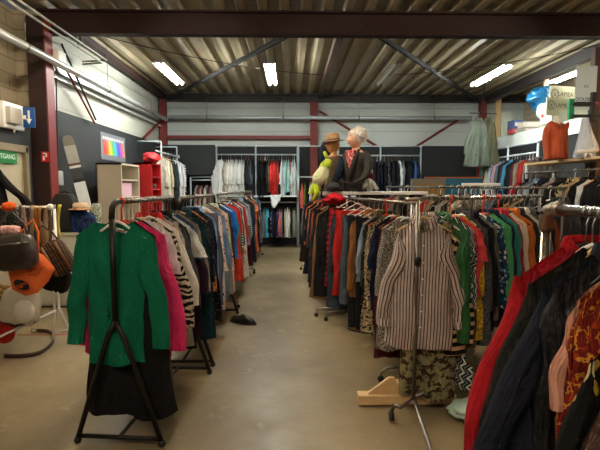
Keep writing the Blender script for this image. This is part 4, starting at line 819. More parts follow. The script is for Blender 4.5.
# ------------------------------------------------------------------ display table with the two mannequins
TD = 5.75
tx0, tx1 = at(322, 191, TD).x, at(425, 191, TD).x; tz = at(380, 191.5, TD).z
t = thing('display_table', 'white topped display table on a dark pedestal carrying the mannequins', 'table', ((tx0+tx1)/2, TD+.15, 0)); wd = tx1-tx0
MB().box((0, 0, tz-.02), (wd, .55, .04)).build('table_top', WHITE_MT, t, bevel=.006, smooth=False)
MB().box((-.02, 0, (tz-.04)/2), (.3, .46, tz-.04)).build('pedestal', plain('dark_panel', '#2a2018', .7), t, bevel=.006, smooth=False)
MB().box((.0, 0, .02), (.4, .54, .04)).build('base_plate', HANG['black'], t, smooth=False)
def head_mesh(mb, c, s, yaw, fem=True):
    """a head about 2*s*1.3 high looking along -y before turning by yaw"""
    R = Matrix.Rotation(yaw, 3, 'Z')
    def g(d, q):
        f = -d.y; x, z = d.x, d.z
        v = Vector((q.x*(1-.16*max(0, -z)), q.y, q.z))
        ga = lambda px, pz, sg: math.exp(-(((x-px)/sg)**2+((z-pz)/sg)**2)) if f > 0 else 0
        k = .30*ga(0, -.15, .13)*(1 if z > -.35 else .2) + .10*ga(0, .05, .1) - .1*ga(.33, .08, .14) - .1*ga(-.33, .08, .14) + .09*ga(0, -.52, .14) + .1*ga(0, -.85, .22) + .05*ga(.35, .25, .16) + .05*ga(-.35, .25, .16) + .05*ga(.42, -.2, .2)+.05*ga(-.42, -.2, .2)
        v.y -= k*s; return R @ v
    return mb.ball(c, s, 40, 30, g, (.74, .92, 1.22))
def face(parent, c, s, yaw, lip='#9a3b34'):
    R = Matrix.Rotation(yaw, 3, 'Z'); c = Vector(c)
    for e in (-1, 1):
        ey = MB().ball(c+R @ Vector((e*.27*s, -.79*s, .1*s)), .12*s, 10, 8, sc=(1.2, .5, .65)).build('eye', plain('eye_white', '#d9d2c8', .3, 0, 0), parent)
        MB().ball(c+R @ Vector((e*.27*s, -.84*s, .1*s)), .06*s, 8, 6).build('iris', plain('iris', '#2b1d16', .3, 0, 0), ey)
        MB().tube([c+R @ Vector((e*.13*s, -.93*s, .3*s)), c+R @ Vector((e*.3*s, -.88*s, .36*s)), c+R @ Vector((e*.46*s, -.74*s, .3*s))], [.02*s, .035*s, .015*s], 6).build('eyebrow', plain('brow', '#3b2a20', .7, 0, 0), parent)
    MB().tube([c+R @ Vector((-.17*s, -.88*s, -.62*s)), c+R @ Vector((0, -1.0*s, -.6*s)), c+R @ Vector((.17*s, -.88*s, -.62*s))], [.02*s, .06*s, .02*s], 8).build('lips', plain('lips', lip, .4, 0, 0), parent)
def mannequin(label, loc, rz, hyaw, skin, s=.122, sc=.86):
    mq = thing('mannequin', label, 'mannequin', loc, rz); mq.scale = (sc,)*3; mb = torso(MB(), 1.0)
    c = Vector((0, -.02, .775)); mb.tube([(0, 0, .58), (0, -.005, .64), (0, -.012, .7)], [.056, .049, .052], 14); head_mesh(mb, c, s, hyaw); mb.build('body', skin, mq)
    face(mq, c, s, hyaw); return mq, c
z0 = tz
m1x = at(356, 150, TD).x
mq, hc = mannequin('mannequin in a white turban and dark grey cardigan on the white table', (m1x, TD, z0), math.radians(-42), math.radians(-28), plain('mannequin_skin', '#d9a487', .45, 0, .05))
tw = fab('#e9e3da', 'solid')
def gt(d, q): return q*(1+.05*math.sin(d.z*9+d.x*5)+.04*math.sin(d.x*11-d.z*6))
o = MB().ball(hc+Vector((.026, .05, .05)), .15, 32, 20, gt, (.88, .98, .86)).build('turban', tw, mq)
gw = fab('#34322f', 'tweed', '#4a4844')
cg = thing('cardigan', 'dark grey wrap cardigan with a red inner top on the turbaned mannequin', 'cardigan', mq.location, mq.rotation_euler.z); cg.scale = mq.scale
torso(MB(), 1.0, .022, 0, .61, .006, .03).build('body', gw, cg, sub=1)
for s in (-1, 1): ellip(MB(), [(s*.15, .0, .585), (s*.205, .0, .53), (s*.235, -.01, .4), (s*.24, -.04, .27), (s*.2, -.14, .16), (s*.08, -.2, .13), (s*-.02, -.21, .13)], [.03, .062, .06, .06, .06, .055, .05], [.03, .062, .065, .06, .055, .05, .045], 12).build('sleeve', gw, cg, sub=1)
MB().prism([(-.085, .6), (.085, .6), (.03, .33), (0, .28), (-.03, .33)], 'y', -.165, -.1).build('inner_top', fab('#b02f3c', 'embroid', '#e4c8c0', '#d8dadb', .5), cg, bevel=.01)
for s in (-1, 1): MB().tube([(s*.09, -.06, .61), (s*.09, -.15, .5), (s*.03, -.175, .3), (0, -.17, .16)], [.02, .028, .028, .02], 8).build('lapel', gw, cg)
for s in (-1, 1): MB().tube([(s*.09, -.2, .6), (s*.07, -.2, .48), (0, -.2, .34)], .006, 6)
m2 = at(334, 150, TD+.3)
mq2, hc2 = mannequin('bronze-faced mannequin in a tan hat behind the turbaned one', (at(334, 150, TD+.25).x, TD+.24, z0-.05), math.radians(-58), math.radians(-18), plain('mannequin_bronze', '#c08850', .4, 0, .06), .115)
hat = thing('felt_hat', 'tan felt hat with a wide brim on the bronze mannequin', 'hat', mq2.location + Matrix.Rotation(mq2.rotation_euler.z, 3, 'Z') @ (hc2+Vector((0, 0, .05)))*.86, mq2.rotation_euler.z-.2)
hat.rotation_euler.x = .12; hat.scale = (.84,)*3
ht = fab('#a98a66', 'solid'); MB().lathe([(.04, .125), (.082, .118), (.1, .09), (.103, .012), (.103, 0)], (0, 0, 0), 24, 1, 1.12).build('hat_crown', ht, hat); MB().lathe([(.1, .012), (.16, .0), (.172, -.006), (.16, -.008), (.1, -.0)], (0, 0, 0), 28, 1, 1.1).build('brim', ht, hat); MB().lathe([(.1, .004), (.106, .004), (.105, .035), (.1, .035)], (0, 0, 0), 24, 1, 1.12).build('hat_band', plain('hat_band', '#6b5640', .8), hat)
yw = thing('jacket', 'neon yellow and navy jacket on the bronze mannequin', 'jacket', mq2.location, mq2.rotation_euler.z); yw.scale = mq2.scale
yl = fab('#bfd62e', 'solid', rough=.7); nv_ = fab('#1e2b3c', 'solid')
torso(MB(), 1.0, .025, 0, .6, .008, .02).build('body', fab('#5b4a3a', 'solid'), yw, sub=1)
for s in (-1, 1): ellip(MB(), [(s*.16, .0, .575), (s*.21, -.02, .52), (s*.24, -.06, .38), (s*.25, -.14, .25), (s*.24, -.22, .12), (s*.24, -.26, .02)], [.03, .065, .06, .06, .055, .05], [.03, .065, .06, .055, .05, .05], 12).build('sleeve', yl if s < 0 else nv_, yw, sub=1)
rs = at(324, 152, TD+.1)
ra = thing('jacket', 'navy jacket with a neon yellow stripe held up behind the tan hat', 'jacket', at_off(327, 152, TD+.45), .3)
MB().tube([(0, 0, .14), (-.02, 0, .05), (-.03, -.01, -.06), (-.05, -.03, -.16)], [.05, .085, .09, .06], 12).build('body', nv_, ra); MB().tube([(-.07, -.08, .0), (-.05, -.1, -.06), (-.02, -.1, -.13)], [.025, .03, .02], 8).build('neon_stripe', yl, ra)
MB().tube([(-.03, 0, -.14), (-.03, 0, -.45)], .012, 6).build('stand_pole', HANG['black'], ra)
ny = thing('neon_top', 'pale yellow and neon green top hanging beside the bronze mannequin', 'top', at_off(320, 177, TD-.1), .4)
MB().tube([(.1, 0, .14), (.04, -.01, .06), (-.02, -.02, -.02), (-.06, -.02, -.1)], [.04, .08, .09, .06], 12).build('body', fab('#dfe3b8', 'solid'), ny); MB().tube([(-.06, -.02, -.08), (-.05, -.02, -.2), (-.1, 0, -.3)], [.05, .035, .02], 10).build('neon_sleeve', yl, ny); MB().tube([(.07, -.05, .12), (.11, -.02, .2)], .05, 10).build('neon_collar', yl, ny)
MB().tube([(.05, .05, .1), (.05, .06, -.25)], .012, 6).build('stand_pole', HANG['black'], ny)
# small things on the table
p = at_off(368, 186, TD-.1)
wf = thing('white_blouse', 'crumpled white and wine-red blouse lying on the white table', 'blouse', (p[0], TD-.08, tz)); MB().ball((0, 0, .09), 1, 20, 12, lambda d, q: q*(1+.25*noise.noise(d*3)), (.05, .05, .1)).build('body', fab('#ddd9d0', 'solid'), wf); MB().ball((-.02, .01, .2), 1, 16, 10, lambda d, q: q*(1+.25*noise.noise(d*3)), (.1, .06, .06)).build('wine_yoke', fab('#6f1f2c', 'solid'), wf); MB().tube([(.05, -.02, .12), (.09, -.03, .05), (.12, -.04, .02)], [.03, .03, .02], 8).tube([(-.04, -.04, .1), (-.07, -.06, .03)], [.03, .02], 8).build('sleeve', fab('#ddd9d0', 'solid'), wf)
rdp = at_off(335, 199, TD-.35)
blob('bright red scarf thrown over the rack below the mannequins', 'scarf', rdp, (.12, .1, .06), fab('#c01f2c', 'solid'), 'scarf', 9, .25)
bl2 = at_off(333, 187, TD-.2); blob('black and white cap lying beside the mannequins', 'cap', bl2, (.09, .09, .06), plain('cap', '#2a2a2c', .7), 'cap', 12, .1)
# pinboard, blue screen
p = at(428, 187, 7.6); t = thing('pinboard', 'grey-framed tan pinboard standing behind the crowded rails', 'pinboard', (p.x, 7.6, 0))
MB().box((0, 0, 1.02), (.58, .05, 1.44)).build('frame', plain('grey_frame', '#77756a', .6), t, smooth=False); MB().box((.03, -.028, 1.03), (.46, .01, 1.26)).build('cork', plain('cork', '#9b7a48', .8, 0, .15, 30), t, smooth=False)
for s in (-1, 1): MB().box((s*.22, 0, .15), (.04, .4, .3)).build('foot', DULL, t, smooth=False)
p = at(459, 182, 8.2); t = thing('blue_screen', 'blue panel with an orange top edge standing behind the rails', 'screen', (p.x, 8.2, 0))
MB().box((0, 0, .89), (.84, .05, 1.74)).build('panel', plain('blue_panel', '#1d6e93', .6, 0, .2, 5), t, smooth=False); MB().box((-.1, 0, 1.77), (1.05, .06, .025)).build('edge', plain('orange_edge', '#b5643a', .6), t, smooth=False); MB().box((0, 0, .03), (.6, .4, .04)).build('foot', DULL, t, smooth=False)
# ------------------------------------------------------------------ cabinets on the side wall
def cabinet(name, label, x0, x1, y0, y1, z, mat, shelves, backmat=None):
    t = thing(name, label, 'cabinet', ((x0+x1)/2, (y0+y1)/2, 0)); w, l = x1-x0, y1-y0; th = .03
    MB().box((0, -l/2+th/2, z/2), (w, th, z)).box((0, l/2-th/2, z/2), (w, th, z)).box((-w/2+.01, 0, z/2), (.02, l, z)).box((0, 0, z-th/2), (w, l, th)).box((0, 0, .05), (w, l, .1)).build('carcass', mat, t, smooth=False)
    for s in shelves: MB().box((.0, 0, s), (w-.03, l-2*th, .025)).build('shelf', mat, t, smooth=False)
    if backmat: MB().box((-w/2+.03, 0, z/2), (.012, l-.08, z-.2)).build('lining', backmat, t, smooth=False)
    return t
pa = at(122, 163, 7.7)
cabinet('open_cabinet', 'cream open cabinet with pink lining by the black wall', pa.x-.42, pa.x, 7.65, 8.55, pa.z, plain('cream_board', '#cbbfa9', .5, 0, .05), [.5, 1.0, 1.42, 1.72])
pc = thing('pink_box', 'pale pink box standing in the cream cabinet', 'box', (pa.x-.16, 7.96, 1.4325)); MB().box((0, 0, .11), (.26, .5, .22)).build('carton', plain('pink_card', '#dfb3c0', .6, 0, .05), pc, smooth=False, bevel=.004); MB().box((.0, 0, .225), (.27, .51, .02)).build('lid', plain('pink_lid', '#d9a3b4', .6), pc, smooth=False)
pb = at(153, 163, 9.2)
cabinet('red_cabinet', 'bright red open cabinet beside the cream one', pb.x-.36, pb.x, 9.1, 9.75, pb.z, plain('red_lacquer', '#b2161a', .4, 0, .06), [.6, 1.05, 1.3, 1.55, 1.8])
for k, (z, c, lb) in enumerate(((1.5625, '#3a2a2c', 'small dark box on the red cabinet shelf'), (1.3125, '#d9d2cc', 'small white cup-like box on the lower red shelf'))):
    tag(MB().box((0, 0, .05), (.15, .2, .1)).build('small_box', plain('sbox%d' % k, c, .6), bevel=.01, loc=(pb.x-.12, 9.45, z)), lb, 'box')
blob('crumpled bright red bag on top of the red cabinet', 'red_bag', (pb.x-.06, 9.3, pb.z+.1), (.16, .22, .12), plain('red_cloth', '#c01e22', .6, 0, .15), 'bag', 4, .16)
# rainbow poster
y0p, y1p = 450*3.46/(291-105), 450*3.46/(291-128.5)
t = thing('wall_poster', 'grey poster of a rainbow row of dresses on the black wall', 'poster', (X0+.03, (y0p+y1p)/2, 2.36)); LW = y1p-y0p
MB().box((0, 0, 0), (.008, LW, .5)).build('sheet', plain('poster_grey', '#6a6c72', .6, 0, .1, 8), t, smooth=False)
for i, c in enumerate(['#d8342a', '#e0452c', '#e6762a', '#e8c32c', '#8ec63a', '#3fb46a', '#35b5c8', '#3a7fd0', '#5a4bb4', '#9a4ab8', '#d44a9a', '#e8862e']):
    yy = -LW/2+.08+i*(LW-.16)/12+.05; MB().prism([(yy-.03, .12), (yy+.01, .12), (yy+.085, -.15), (yy+.0, -.15)], 'x', .004, .007).build('printed_dress', plain('print%d' % i, c, .6, 0, 0), t, smooth=False)
    MB().box((.006, yy-.01, .155), (.003, .05, .05)).build('printed_tag', plain('print_tag', '#c6c6ca', .6, 0, .1), t, smooth=False)
# leaning narrow board
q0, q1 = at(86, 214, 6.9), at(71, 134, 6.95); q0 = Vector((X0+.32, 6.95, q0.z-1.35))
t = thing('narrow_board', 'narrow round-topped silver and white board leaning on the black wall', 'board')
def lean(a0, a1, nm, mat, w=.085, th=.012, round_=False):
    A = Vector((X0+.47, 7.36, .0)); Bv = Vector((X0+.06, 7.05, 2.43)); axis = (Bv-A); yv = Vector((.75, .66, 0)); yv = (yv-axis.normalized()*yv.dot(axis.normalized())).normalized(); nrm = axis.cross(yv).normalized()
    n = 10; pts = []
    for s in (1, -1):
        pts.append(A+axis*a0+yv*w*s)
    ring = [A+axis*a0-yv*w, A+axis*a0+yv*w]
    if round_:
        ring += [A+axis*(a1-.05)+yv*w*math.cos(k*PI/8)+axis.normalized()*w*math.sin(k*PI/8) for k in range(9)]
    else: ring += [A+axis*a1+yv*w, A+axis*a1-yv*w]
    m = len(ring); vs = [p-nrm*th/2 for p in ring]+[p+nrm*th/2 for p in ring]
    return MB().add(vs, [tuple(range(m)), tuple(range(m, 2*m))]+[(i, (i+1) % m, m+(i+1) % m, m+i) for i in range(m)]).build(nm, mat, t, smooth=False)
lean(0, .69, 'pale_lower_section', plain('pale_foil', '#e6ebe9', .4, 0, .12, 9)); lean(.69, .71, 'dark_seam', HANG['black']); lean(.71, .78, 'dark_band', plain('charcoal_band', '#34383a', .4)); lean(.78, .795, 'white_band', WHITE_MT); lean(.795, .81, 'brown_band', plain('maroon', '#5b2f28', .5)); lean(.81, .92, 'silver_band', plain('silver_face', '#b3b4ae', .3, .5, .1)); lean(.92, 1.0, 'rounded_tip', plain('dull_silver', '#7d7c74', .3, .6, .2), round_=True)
# emergency sign, door sign, column sticker
p = at(13, 116, 5.72); t = thing('emergency_light', 'white emergency lamp box with a blue arrow flag over the door', 'sign', (X0+.03, 5.76, p.z))
MB().box((.09, .07, 0), (.1, .02, .05)).build('flag_arm', WHITE_MT, t, smooth=False); MB().box((.0, 0, 0), (.07, .42, .32)).build('back_plate', WHITE_MT, t, bevel=.015); MB().box((.05, -.06, .0), (.09, .24, .2)).build('lamp_case', plain('grey_white', '#b9b4a6', .5), t, bevel=.01)
f = MB().box((.175, .07, .0), (.15, .012, .25)).build('arrow_flag', plain('sign_blue', '#1f4f8f', .4, 0, .02), t, bevel=.002)
MB().prism([(.163, .085), (.187, .085), (.187, -.02), (.21, -.02), (.175, -.085), (.14, -.02), (.163, -.02)], 'y', .06, .0635).build('arrow', plain('sign_white', '#eef0ee', .4, 0, 0), f, smooth=False); MB().tube([(.01, .02, -.16), (.01, .02, -.2)], .012, 8).build('pull_ring', WHITE_MT, t)
p = at(2, 146, 5.5); t = thing('exit_sign', 'green exit sign with white lettering on the cream door', 'sign', (X0+.02, 5.62, at(8, 149.5, 5.5).z-.075))
MB().box((0, 0, 0), (.012, .42, .16)).build('plate', plain('sign_green', '#0d7a3a', .4, 0, .02), t, smooth=False); MB().box((.0065, 0, -.0), (.003, .42, .055)).build('pale_band', plain('sign_pale', '#1f8a4c', .4, 0, 0), t, smooth=False); text('lettering', 'UITGANG', .085, plain('sign_white', '#eef0ee', .4, 0, 0), (.0095, -.02, 0), (PI/2, 0, PI/2), t)
p = at(54.5, 157, 6.4); t = thing('fire_sign', 'small red fire sign stuck on the red column', 'sign', (X0+.11, 6.333, p.z))
MB().box((0, 0, 0), (.1, .005, .14)).build('plate', plain('sign_red', '#c0201e', .4, 0, 0), t, smooth=False); MB().box((-.015, -.004, -.02), (.025, .004, .06)).box((.02, -.004, .02), (.02, .004, .05)).box((.0, -.004, .045), (.05, .004, .015)).build('pictogram', plain('sign_white', '#eef0ee', .4, 0, 0), t, smooth=False)

# ------------------------------------------------------------------ bag stand
BD = 4.55
pL, pR = at(11, 207, BD), at(50, 204, BD)
t = thing('bag_stand', 'white metal stand hung with belts and bags by the door', 'stand'); zb = pL.z
xl, xr = pL.x, pR.x
MB().tube([(xl, BD, zb), (xr, BD, zb)], .012, 10).build('top_bar', WHITE_MT, t)
for x in (xl, xr): MB().ball((x, BD, zb), .032, 12, 8).build('end_ball', WHITE_MT, t)
for dx in (-.012, .03): MB().tube([(xr+dx, BD+.02, zb-.02), (xr+dx, BD+.02, .35), (xr+dx+(.14 if dx > 0 else -.02), BD+(.02 if dx > 0 else .0), .04)], .014, 8).build('leg', WHITE_MT, t)
MB().tube([(xr, BD+.02, .34), (xl-.3, BD-.7, .04)], .012, 8).build('base_bar', WHITE_MT, t); MB().tube([(xr-.1, BD+.3, .03), (xr+.2, BD+.5, .03)], .012, 8).build('base_bar', WHITE_MT, t)
MB().tube([(xl-.25, BD, zb), (xl, BD, zb)], .012, 8).tube([(xl-.25, BD, zb), (xl-.25, BD, .03)], .014, 8).build('far_leg', WHITE_MT, t)
def belt(px, c, L, w=.02, lb='', tw=0, d=BD):
    x = at(px, 205, d).x; zz = zb+.016
    def g(a, b):
        s = (a-.5)*2*w; z = zz-b*L
        return Vector((x+s+.012*math.sin(b*5+px), d-.016-.012*math.sin(b*3+px*2)+ (0 if b > .02 else .016), z)), (a*.04, b*L)
    m = MB().grid(g, 2, 10); o = thing('belt', lb, 'belt', (0, 0, 0), 0); m.build('strap', c, o, solid=.004)
    MB().tube([(x-w*1.2+.0, d-.02, zz-L-.0), (x+w*1.2, d-.02, zz-L), (x+w*1.2, d-.02, zz-L-.05), (x-w*1.2, d-.02, zz-L-.05), (x-w*1.2, d-.02, zz-L)], .004, 6).build('buckle', DULL, o)
L_ = lambda c: plain('belt_leather_'+c, c, .5, 0, .15, 20)
belt(20, L_('#4d4038'), .38, .014, 'dark narrow belt, first on the white stand bar from the door'); belt(24, L_('#b9a58c'), .42, .018, 'pale beige belt on the white stand bar beside the plum one'); belt(27, L_('#4a2236'), .4, .016, 'plum belt on the white stand bar')
belt(32, L_('#8d7a58'), .4, .02, 'khaki brown belt on the white stand bar'); belt(36, L_('#a3671f'), .55, .024, 'wide mustard leather belt on the white stand bar'); belt(41, L_('#8a5a1d'), .5, .018, 'dark mustard belt on the white stand bar beside the wide one'); belt(46, L_('#a48a6c'), .42, .026, 'wide taupe belt near the end ball of the white stand'); belt(49.5, L_('#54451f'), .5, .016, 'thin olive belt hanging at the very end ball of the white stand')
belt(55, L_('#6a5a38'), .5, .02, 'brown belt hanging behind the white stand', d=BD+.2); belt(58.5, L_('#b7a63a'), .34, .018, 'lime yellow belt hanging behind the white stand', d=BD+.2)
blob('orange knitted cap on the end of the white stand bar', 'cap', (xl-.02, BD, zb+.005), (.07, .06, .045), fab('#d2571c', 'solid'), 'cap', 2, .08)
def bag(name, label, px, py, d, w, h, dep, mat, rz=0, roll=0, strap=None, sag_=.0, rest=None):
    p = at(px, py, d)
    if rest: p.z = rest+h/2
    o = thing(name, label, 'bag', (p.x, d, p.z), rz); o.rotation_euler.y = roll
    def g(dv, q):
        e = .45
        f = lambda c: math.copysign(abs(c)**e, c)
        v = Vector((f(dv.x)*w/2*(1-.1*max(0, dv.z)), f(dv.y)*dep/2*(1-.35*max(0, dv.z)), f(dv.z)*h/2)); v.z -= sag_*(1-abs(dv.x))*max(0, -dv.z)*.0
        n = noise.noise(v*9+Vector((px, 0, 0)))*.012; return v*(1+n*1.5)
    MB().ball((0, 0, 0), 1, 28, 20, g).build('body', mat, o)
    if strap:
        MB().tube([(-w*.36, 0, h*.42), (-w*.3, .01, h*.42+strap*.5), (-.02, .02, h*.42+strap), (.02, .02, h*.42+strap), (w*.3, .01, h*.42+strap*.5), (w*.36, 0, h*.42)], .009, 6).build('strap', mat, o)
    return o
lb = plain('wrinkled_black_leather', '#3a322b', .3, 0, .45, 10)
b1 = bag('handbag', 'wrinkled black leather bag hanging above the orange one', 16, 252, 4.08, .34, .33, .16, lb, .15, -.12, .22)
MB().box((0, -.075, .08), (.3, .012, .015)).build('zip', DULL, b1); MB().tube([(.09, -.08, .17), (.1, -.09, .08), (.09, -.085, .03)], .008, 6).build('strap_end', lb, b1)
ocl = plain('orange_canvas', '#e2692b', .75, 0, .08, 8)
p = at(31, 271, 4.2); o = thing('tote_bag', 'bright orange canvas bag with a black printed oval by the door stand', 'bag', (p.x, 4.2, p.z), .1)
poly = [(-.2, .13), (.03, .2), (.12, .15), (.215, .02), (.15, -.1), (.05, -.21), (-.06, -.235), (-.17, -.17), (-.2, -.02)]
def soft(poly, dep, mat, name, par):
    n = 6; vs = []; cx = sum(a for a, b in poly)/len(poly); cz = sum(b for a, b in poly)/len(poly); m = len(poly); P = []
    for i in range(m):
        for k in range(4):
            a, b = poly[i], poly[(i+1) % m]; P.append((a[0]+(b[0]-a[0])*k/4, a[1]+(b[1]-a[1])*k/4))
    mb = MB(); N = len(P)
    for sd in (-1, 1):
        vs = []
        for j in range(n+1):
            t_ = j/n; yy = sd*dep/2*math.sqrt(max(0, 1-t_**2.5))
            for q in P: x_ = cx+(q[0]-cx)*t_; z_ = cz+(q[1]-cz)*t_; vs.append((x_, yy+.006*math.sin(x_*23+z_*17), z_))
        mb.add(vs, [(j*N+k, j*N+(k+1) % N, (j+1)*N+(k+1) % N, (j+1)*N+k) for j in range(n) for k in range(N)])
    return mb.build(name, mat, par)
soft(poly, .1, ocl, 'body', o)
dk_ = plain('print_black', '#1b1512', .7, 0, 0); rd = plain('print_maroon', '#5d1d18', .7, 0, 0)
MB().lathe([(.001, 0), (.072, 0), (.072, .004), (.001, .004)], (-.06, -.06, -.115), 24, 1, .58, rot=Matrix.Rotation(PI/2, 3, 'X') @ Matrix.Rotation(-.5, 3, 'Z')).build('printed_oval', dk_, o, smooth=False)
text('lettering', 'digno', .052, ocl, (-.06, -.068, -.115), (PI/2, -.5, 0), o)
MB().tube([(.0, -.058, .0), (.02, -.058, .06), (.03, -.058, .0), (.05, -.058, .05), (.06, -.057, .01), (.08, -.056, .03), (.09, -.055, .0), (.12, -.05, .04), (.15, -.045, .05)], .003, 5).tube([(.0, -.058, -.03), (.04, -.058, -.02), (.06, -.058, -.035), (.1, -.056, .0)], .003, 5).build('printed_script', rd, o)
MB().tube([(-.12, 0, .14), (-.1, .03, .35), (.02, .05, .48), (.06, .05, .36), (.07, .0, .17)], .009, 6).build('strap', ocl, o)
cw = plain('cream_canvas', '#c4bba8', .8, 0, .12, 8); b2 = bag('shoulder_bag', 'cream canvas bag with brown trim under the orange bag', 21, 306, 4.3, .34, .36, .18, cw, .1, .15, None); MB().ball((.07, -.09, -.02), 1, 16, 10, None, (.1, .04, .11)).build('pocket', plain('white_canvas', '#dcd6c9', .8, 0, .08), b2); MB().tube([(-.16, -.05, -.15), (0, -.09, -.17), (.16, -.05, -.12)], .012, 8).build('trim', fab('#3a2a22', 'floral', '#b7863a', '#8b2a20', .4), b2)
bag('shoulder_bag', 'red cloth bag lowest on the stand by the door', 2, 327, 4.35, .22, .3, .14, fab('#b3261a', 'solid'), 0, .1)
bag('shoulder_bag', 'patterned floral bag behind the cream bag', 2, 300, 4.4, .24, .3, .14, fab('#6b5a30', 'floral', '#c9a24a', '#9a2f24', .6), 0, .1)
bag('handbag', 'black bag hanging behind the orange bag', 57, 280, 4.62, .26, .24, .14, fab('#15130f', 'solid'), 0, .3, .2)
sc_ = bag('satchel', 'dark striped woven satchel with brown straps behind the orange bag', 58, 258, 4.5, .24, .36, .16, fab('#23251f', 'plaid', '#4a2f22', '#8a6a3a', .8), .2, -.45, .2)
for s in (-.06, .07): MB().box((s, -.085, 0), (.025, .012, .32)).build('leather_strap', L_('#6e4326'), sc_)
pbx = bag('pouch', 'pale pink flat pouch lying on the wrinkled black bag', 8, 229.5, 4.2, .2, .075, .12, fab('#d9a6a0', 'floral', '#c07a80', '#e9d3cc', .4), 0, .0)
bag('pouch', 'dark brown bag between the pink pouch and the black bag', 10, 237, 4.3, .24, .08, .12, plain('brown_leather', '#3a2c24', .5, 0, .2), 0, .0)
for px, py, w, h, c, l in ((13, 218, .14, .2, '#2c3a34', 'green-black cloth bag hanging under the orange cap'), (29, 228, .2, .2, '#4a3440', 'mottled plum scarf bundle under the belts'), (38, 232, .12, .22, '#2f6f8c', 'turquoise cloth bundle under the mustard belts'), (47, 238, .16, .14, '#9a7a5c', 'tan cloth bundle above the striped satchel')):
    bag('cloth_bundle', l, px, py, 4.66, w, h, .12, fab(c, 'camo', '#1d1a1c', '#8b7a6a', .5), 0, .1)
# belt on the floor and a strip of red tape
pts = [fl(x, y, .012) for x, y in ((4, 357), (20, 357), (36, 355), (46, 350), (53, 343), (54, 337), (49, 332.5), (42, 331.5), (36, 331.5))]
o = thing('belt', 'brown and black leather belt curled on the floor', 'belt', (0, 0, 0))
sm_pts = []
for i in range(len(pts)-1):
    for k in range(4):
        p0, p1, p2, p3 = pts[max(0, i-1)], pts[i], pts[i+1], pts[min(len(pts)-1, i+2)]; u = k/4
        sm_pts.append(.5*((2*p1)+(p2-p0)*u+(2*p0-5*p1+4*p2-p3)*u*u+(3*p1-p0-3*p2+p3)*u**3))
vs = []
for p in sm_pts: vs += [Vector((p.x, p.y, .002)), Vector((p.x, p.y, .042))]
MB().add(vs, [(2*i, 2*i+2, 2*i+3, 2*i+1) for i in range(len(sm_pts)-1)]).build('strap', plain('belt_brown', '#3d2115', .45, 0, .3, 5), o, solid=.005)
q = pts[-1]; MB().tube([q+Vector((0, 0, -.005)), q+Vector((0, 0, .03)), q+Vector((-.05, 0, .03)), q+Vector((-.05, 0, -.005)), q+Vector((0, 0, -.005))], .005, 6).build('buckle', DULL, o)
ta, tb = fl(18, 335), fl(96, 335)
tag(MB().box(((ta.x+tb.x)/2, ta.y, .002), (tb.x-ta.x, .03, .003)).build('floor_tape', plain('red_tape', '#b4553f', .7, 0, .2)), 'faded red tape line on the floor behind the belt', 'tape')
# pale cabinet with bags on top, behind the stand
cbx = at(57, 240, 5.9).x
t = thing('low_cabinet', 'pale grey cabinet behind the bag stand', 'cabinet', (X0+.46, 6.12, 0)); MB().box((0, 0, .5), (.8, .4, .94)).build('body', plain('pale_grey', '#a9a596', .6, 0, .05), t, smooth=False); MB().box((0, 0, .985), (.86, .44, .03)).build('top_board', plain('pale_top', '#b9b4a4', .6), t, smooth=False); MB().box((0, 0, .03), (.76, .36, .05)).build('plinth', HANG['black'], t, smooth=False)
for s in (-1, 1): dd = MB().box((s*.2, -.205, .5), (.385, .015, .88)).build('door', plain('pale_door', '#b3af9f', .6), t, smooth=False); MB().ball((s*.05, -.225, .65), .014).build('knob', DULL, dd)
bag('backpack', 'black backpack piled on the pale cabinet', 65, 211, 6.05, .3, .52, .24, plain('black_cloth', '#14120f', .8, 0, .2), 0, .0, .06, rest=.998)
bag('sports_bag', 'blue sports bag beside the beige hat', 79, 224, 6.05, .22, .34, .2, fab('#27478a', 'camo', '#15294f', None, 1), 0, -.1, .05, rest=.998)
hb = at(81, 211, 5.98); hb.z = 1.33; t = thing('sun_hat', 'beige and brown sun hat lying behind the green sweater', 'hat', (hb.x, 5.98, hb.z-.02)); MB().lathe([(.02, .09), (.08, .085), (.1, .06), (.105, 0)], (0, 0, 0), 20).build('hat_crown', fab('#d9bfa0', 'solid'), t); MB().lathe([(.1, .012), (.15, 0), (.152, -.006), (.1, .0)], (0, 0, 0), 24).build('brim', fab('#b98d5c', 'solid'), t)
bag('cloth_bundle', 'dark blue and tan bag under the beige hat', 86, 226, 5.99, .24, .26, .2, fab('#22325c', 'camo', '#15182a', None, 1), 0, -.2, rest=.998)
bag('cloth_bundle', 'white and green crumpled cloth beside the cream cabinet', 95, 208, 6.22, .14, .38, .14, fab('#bfc4b0', 'camo', '#5a6350', None, .4), 0, .1, rest=.998)
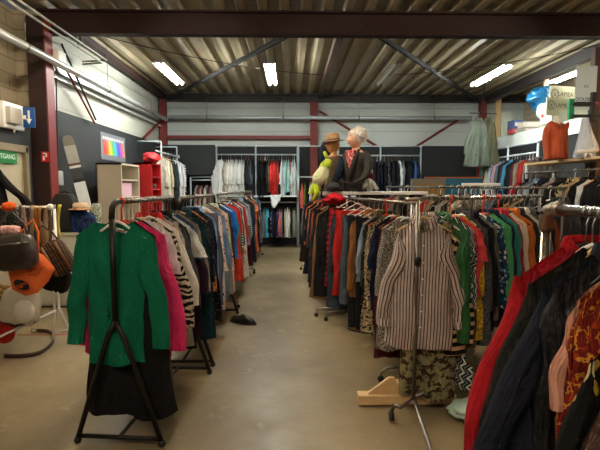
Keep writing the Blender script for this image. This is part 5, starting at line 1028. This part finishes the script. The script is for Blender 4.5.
# black coat at the door edge
p = at(-13, 187, 4.9); p.x += .02; p.z = 2.0; garment('coat', 'long black coat with a hanging sleeve in front of the cream door', fab('#191618', 'solid'), (p.x-.08, 4.9, p.z-.0), .2, 2, None, L=1.0, W=.22, spread=.27, spread1=.03, SL=.52, sw=.065, T=.12)
hanger('black hanger of the coat in front of the cream door', 'black', (p.x-.08, 4.9, p.z), .2, 2)
t = thing('hat_stand', 'dark coat pole holding the black coat by the door', 'stand', (p.x-.08, 5.03, 0)); MB().tube([(0, 0, .02), (0, 0, p.z+.06)], .016, 8).build('pole', HANG['black'], t); MB().tube([(0, 0, p.z+.0), (0, -.06, p.z-.012), (0, -.16, p.z-.0)], .009, 6).build('hook_arm', HANG['black'], t); MB().lathe([(.01, 0), (.2, 0), (.2, .02), (.02, .04)], (0, 0, 0), 20).build('base', HANG['black'], t)
# things on the floor beneath the racks
blob('pale mint plastic bag standing under the striped-shirt rack', 'plastic_bag', (fl(470, 425).x+.03, fl(470, 425).y+.08, .06), (.13, .12, .06), plain('mint_film', '#b9d3c6', .3, 0, .1, 8), 'bag', 8, .2)
shoe('brown shoe lying under the angled rack', fl(358, 331).to_tuple(), .9, plain('tan_leather', '#7a5532', .5), plain('rubber_sole', '#3b3228', .7), 1.0)
# fringe scarf of the black dress
pf = at(149, 417, 2.85); t = thing('fringed_scarf', 'black scarf with knotted fringe hanging below the long black dress', 'scarf', (pf.x, 2.84, 0))
MB().grid(lambda a, b: (Vector(((a-.5)*.12, .01*math.sin(a*9), .75-.5*b)), (a*.1, b*.5)), 6, 8).build('cloth', fab('#141214', 'solid'), t, solid=.006)
for i in range(7): MB().tube([(-.055+i*.018, 0, .255), (-.058+i*.019, .004, .2), (-.056+i*.018, -.004, .15+.01*(i % 3))], .005, 5).build('fringe_tassel', fab('#1b1416', 'solid'), t)
# woven label in the neck of the green sweater
sw_ = bpy.data.objects['sweater']
nl = MB().box((.045, .004, -.178), (.075, .004, .024), 0, 0, .2).build('neck_label', WHITE_MT, sw_); MB().box((.045, .001, -.178), (.05, .002, .007), 0, 0, .2).build('stitching', plain('stitch_red', '#b0756a', .8, 0, 0), nl)

# ------------------------------------------------------------------ light, view
w = bpy.data.worlds.new('World'); SC.world = w; w.use_nodes = True
w.node_tree.nodes['Background'].inputs[0].default_value = (.9, .95, 1, 1); w.node_tree.nodes['Background'].inputs[1].default_value = .04
vs_ = SC.view_settings; vs_.view_transform = 'Standard'; vs_.look = 'None'; vs_.gamma = 1; vs_.use_curve_mapping = False; vs_.exposure = 1.0
SC.cycles.use_denoising = True; SC.cycles.max_bounces = 6; SC.cycles.diffuse_bounces = 3
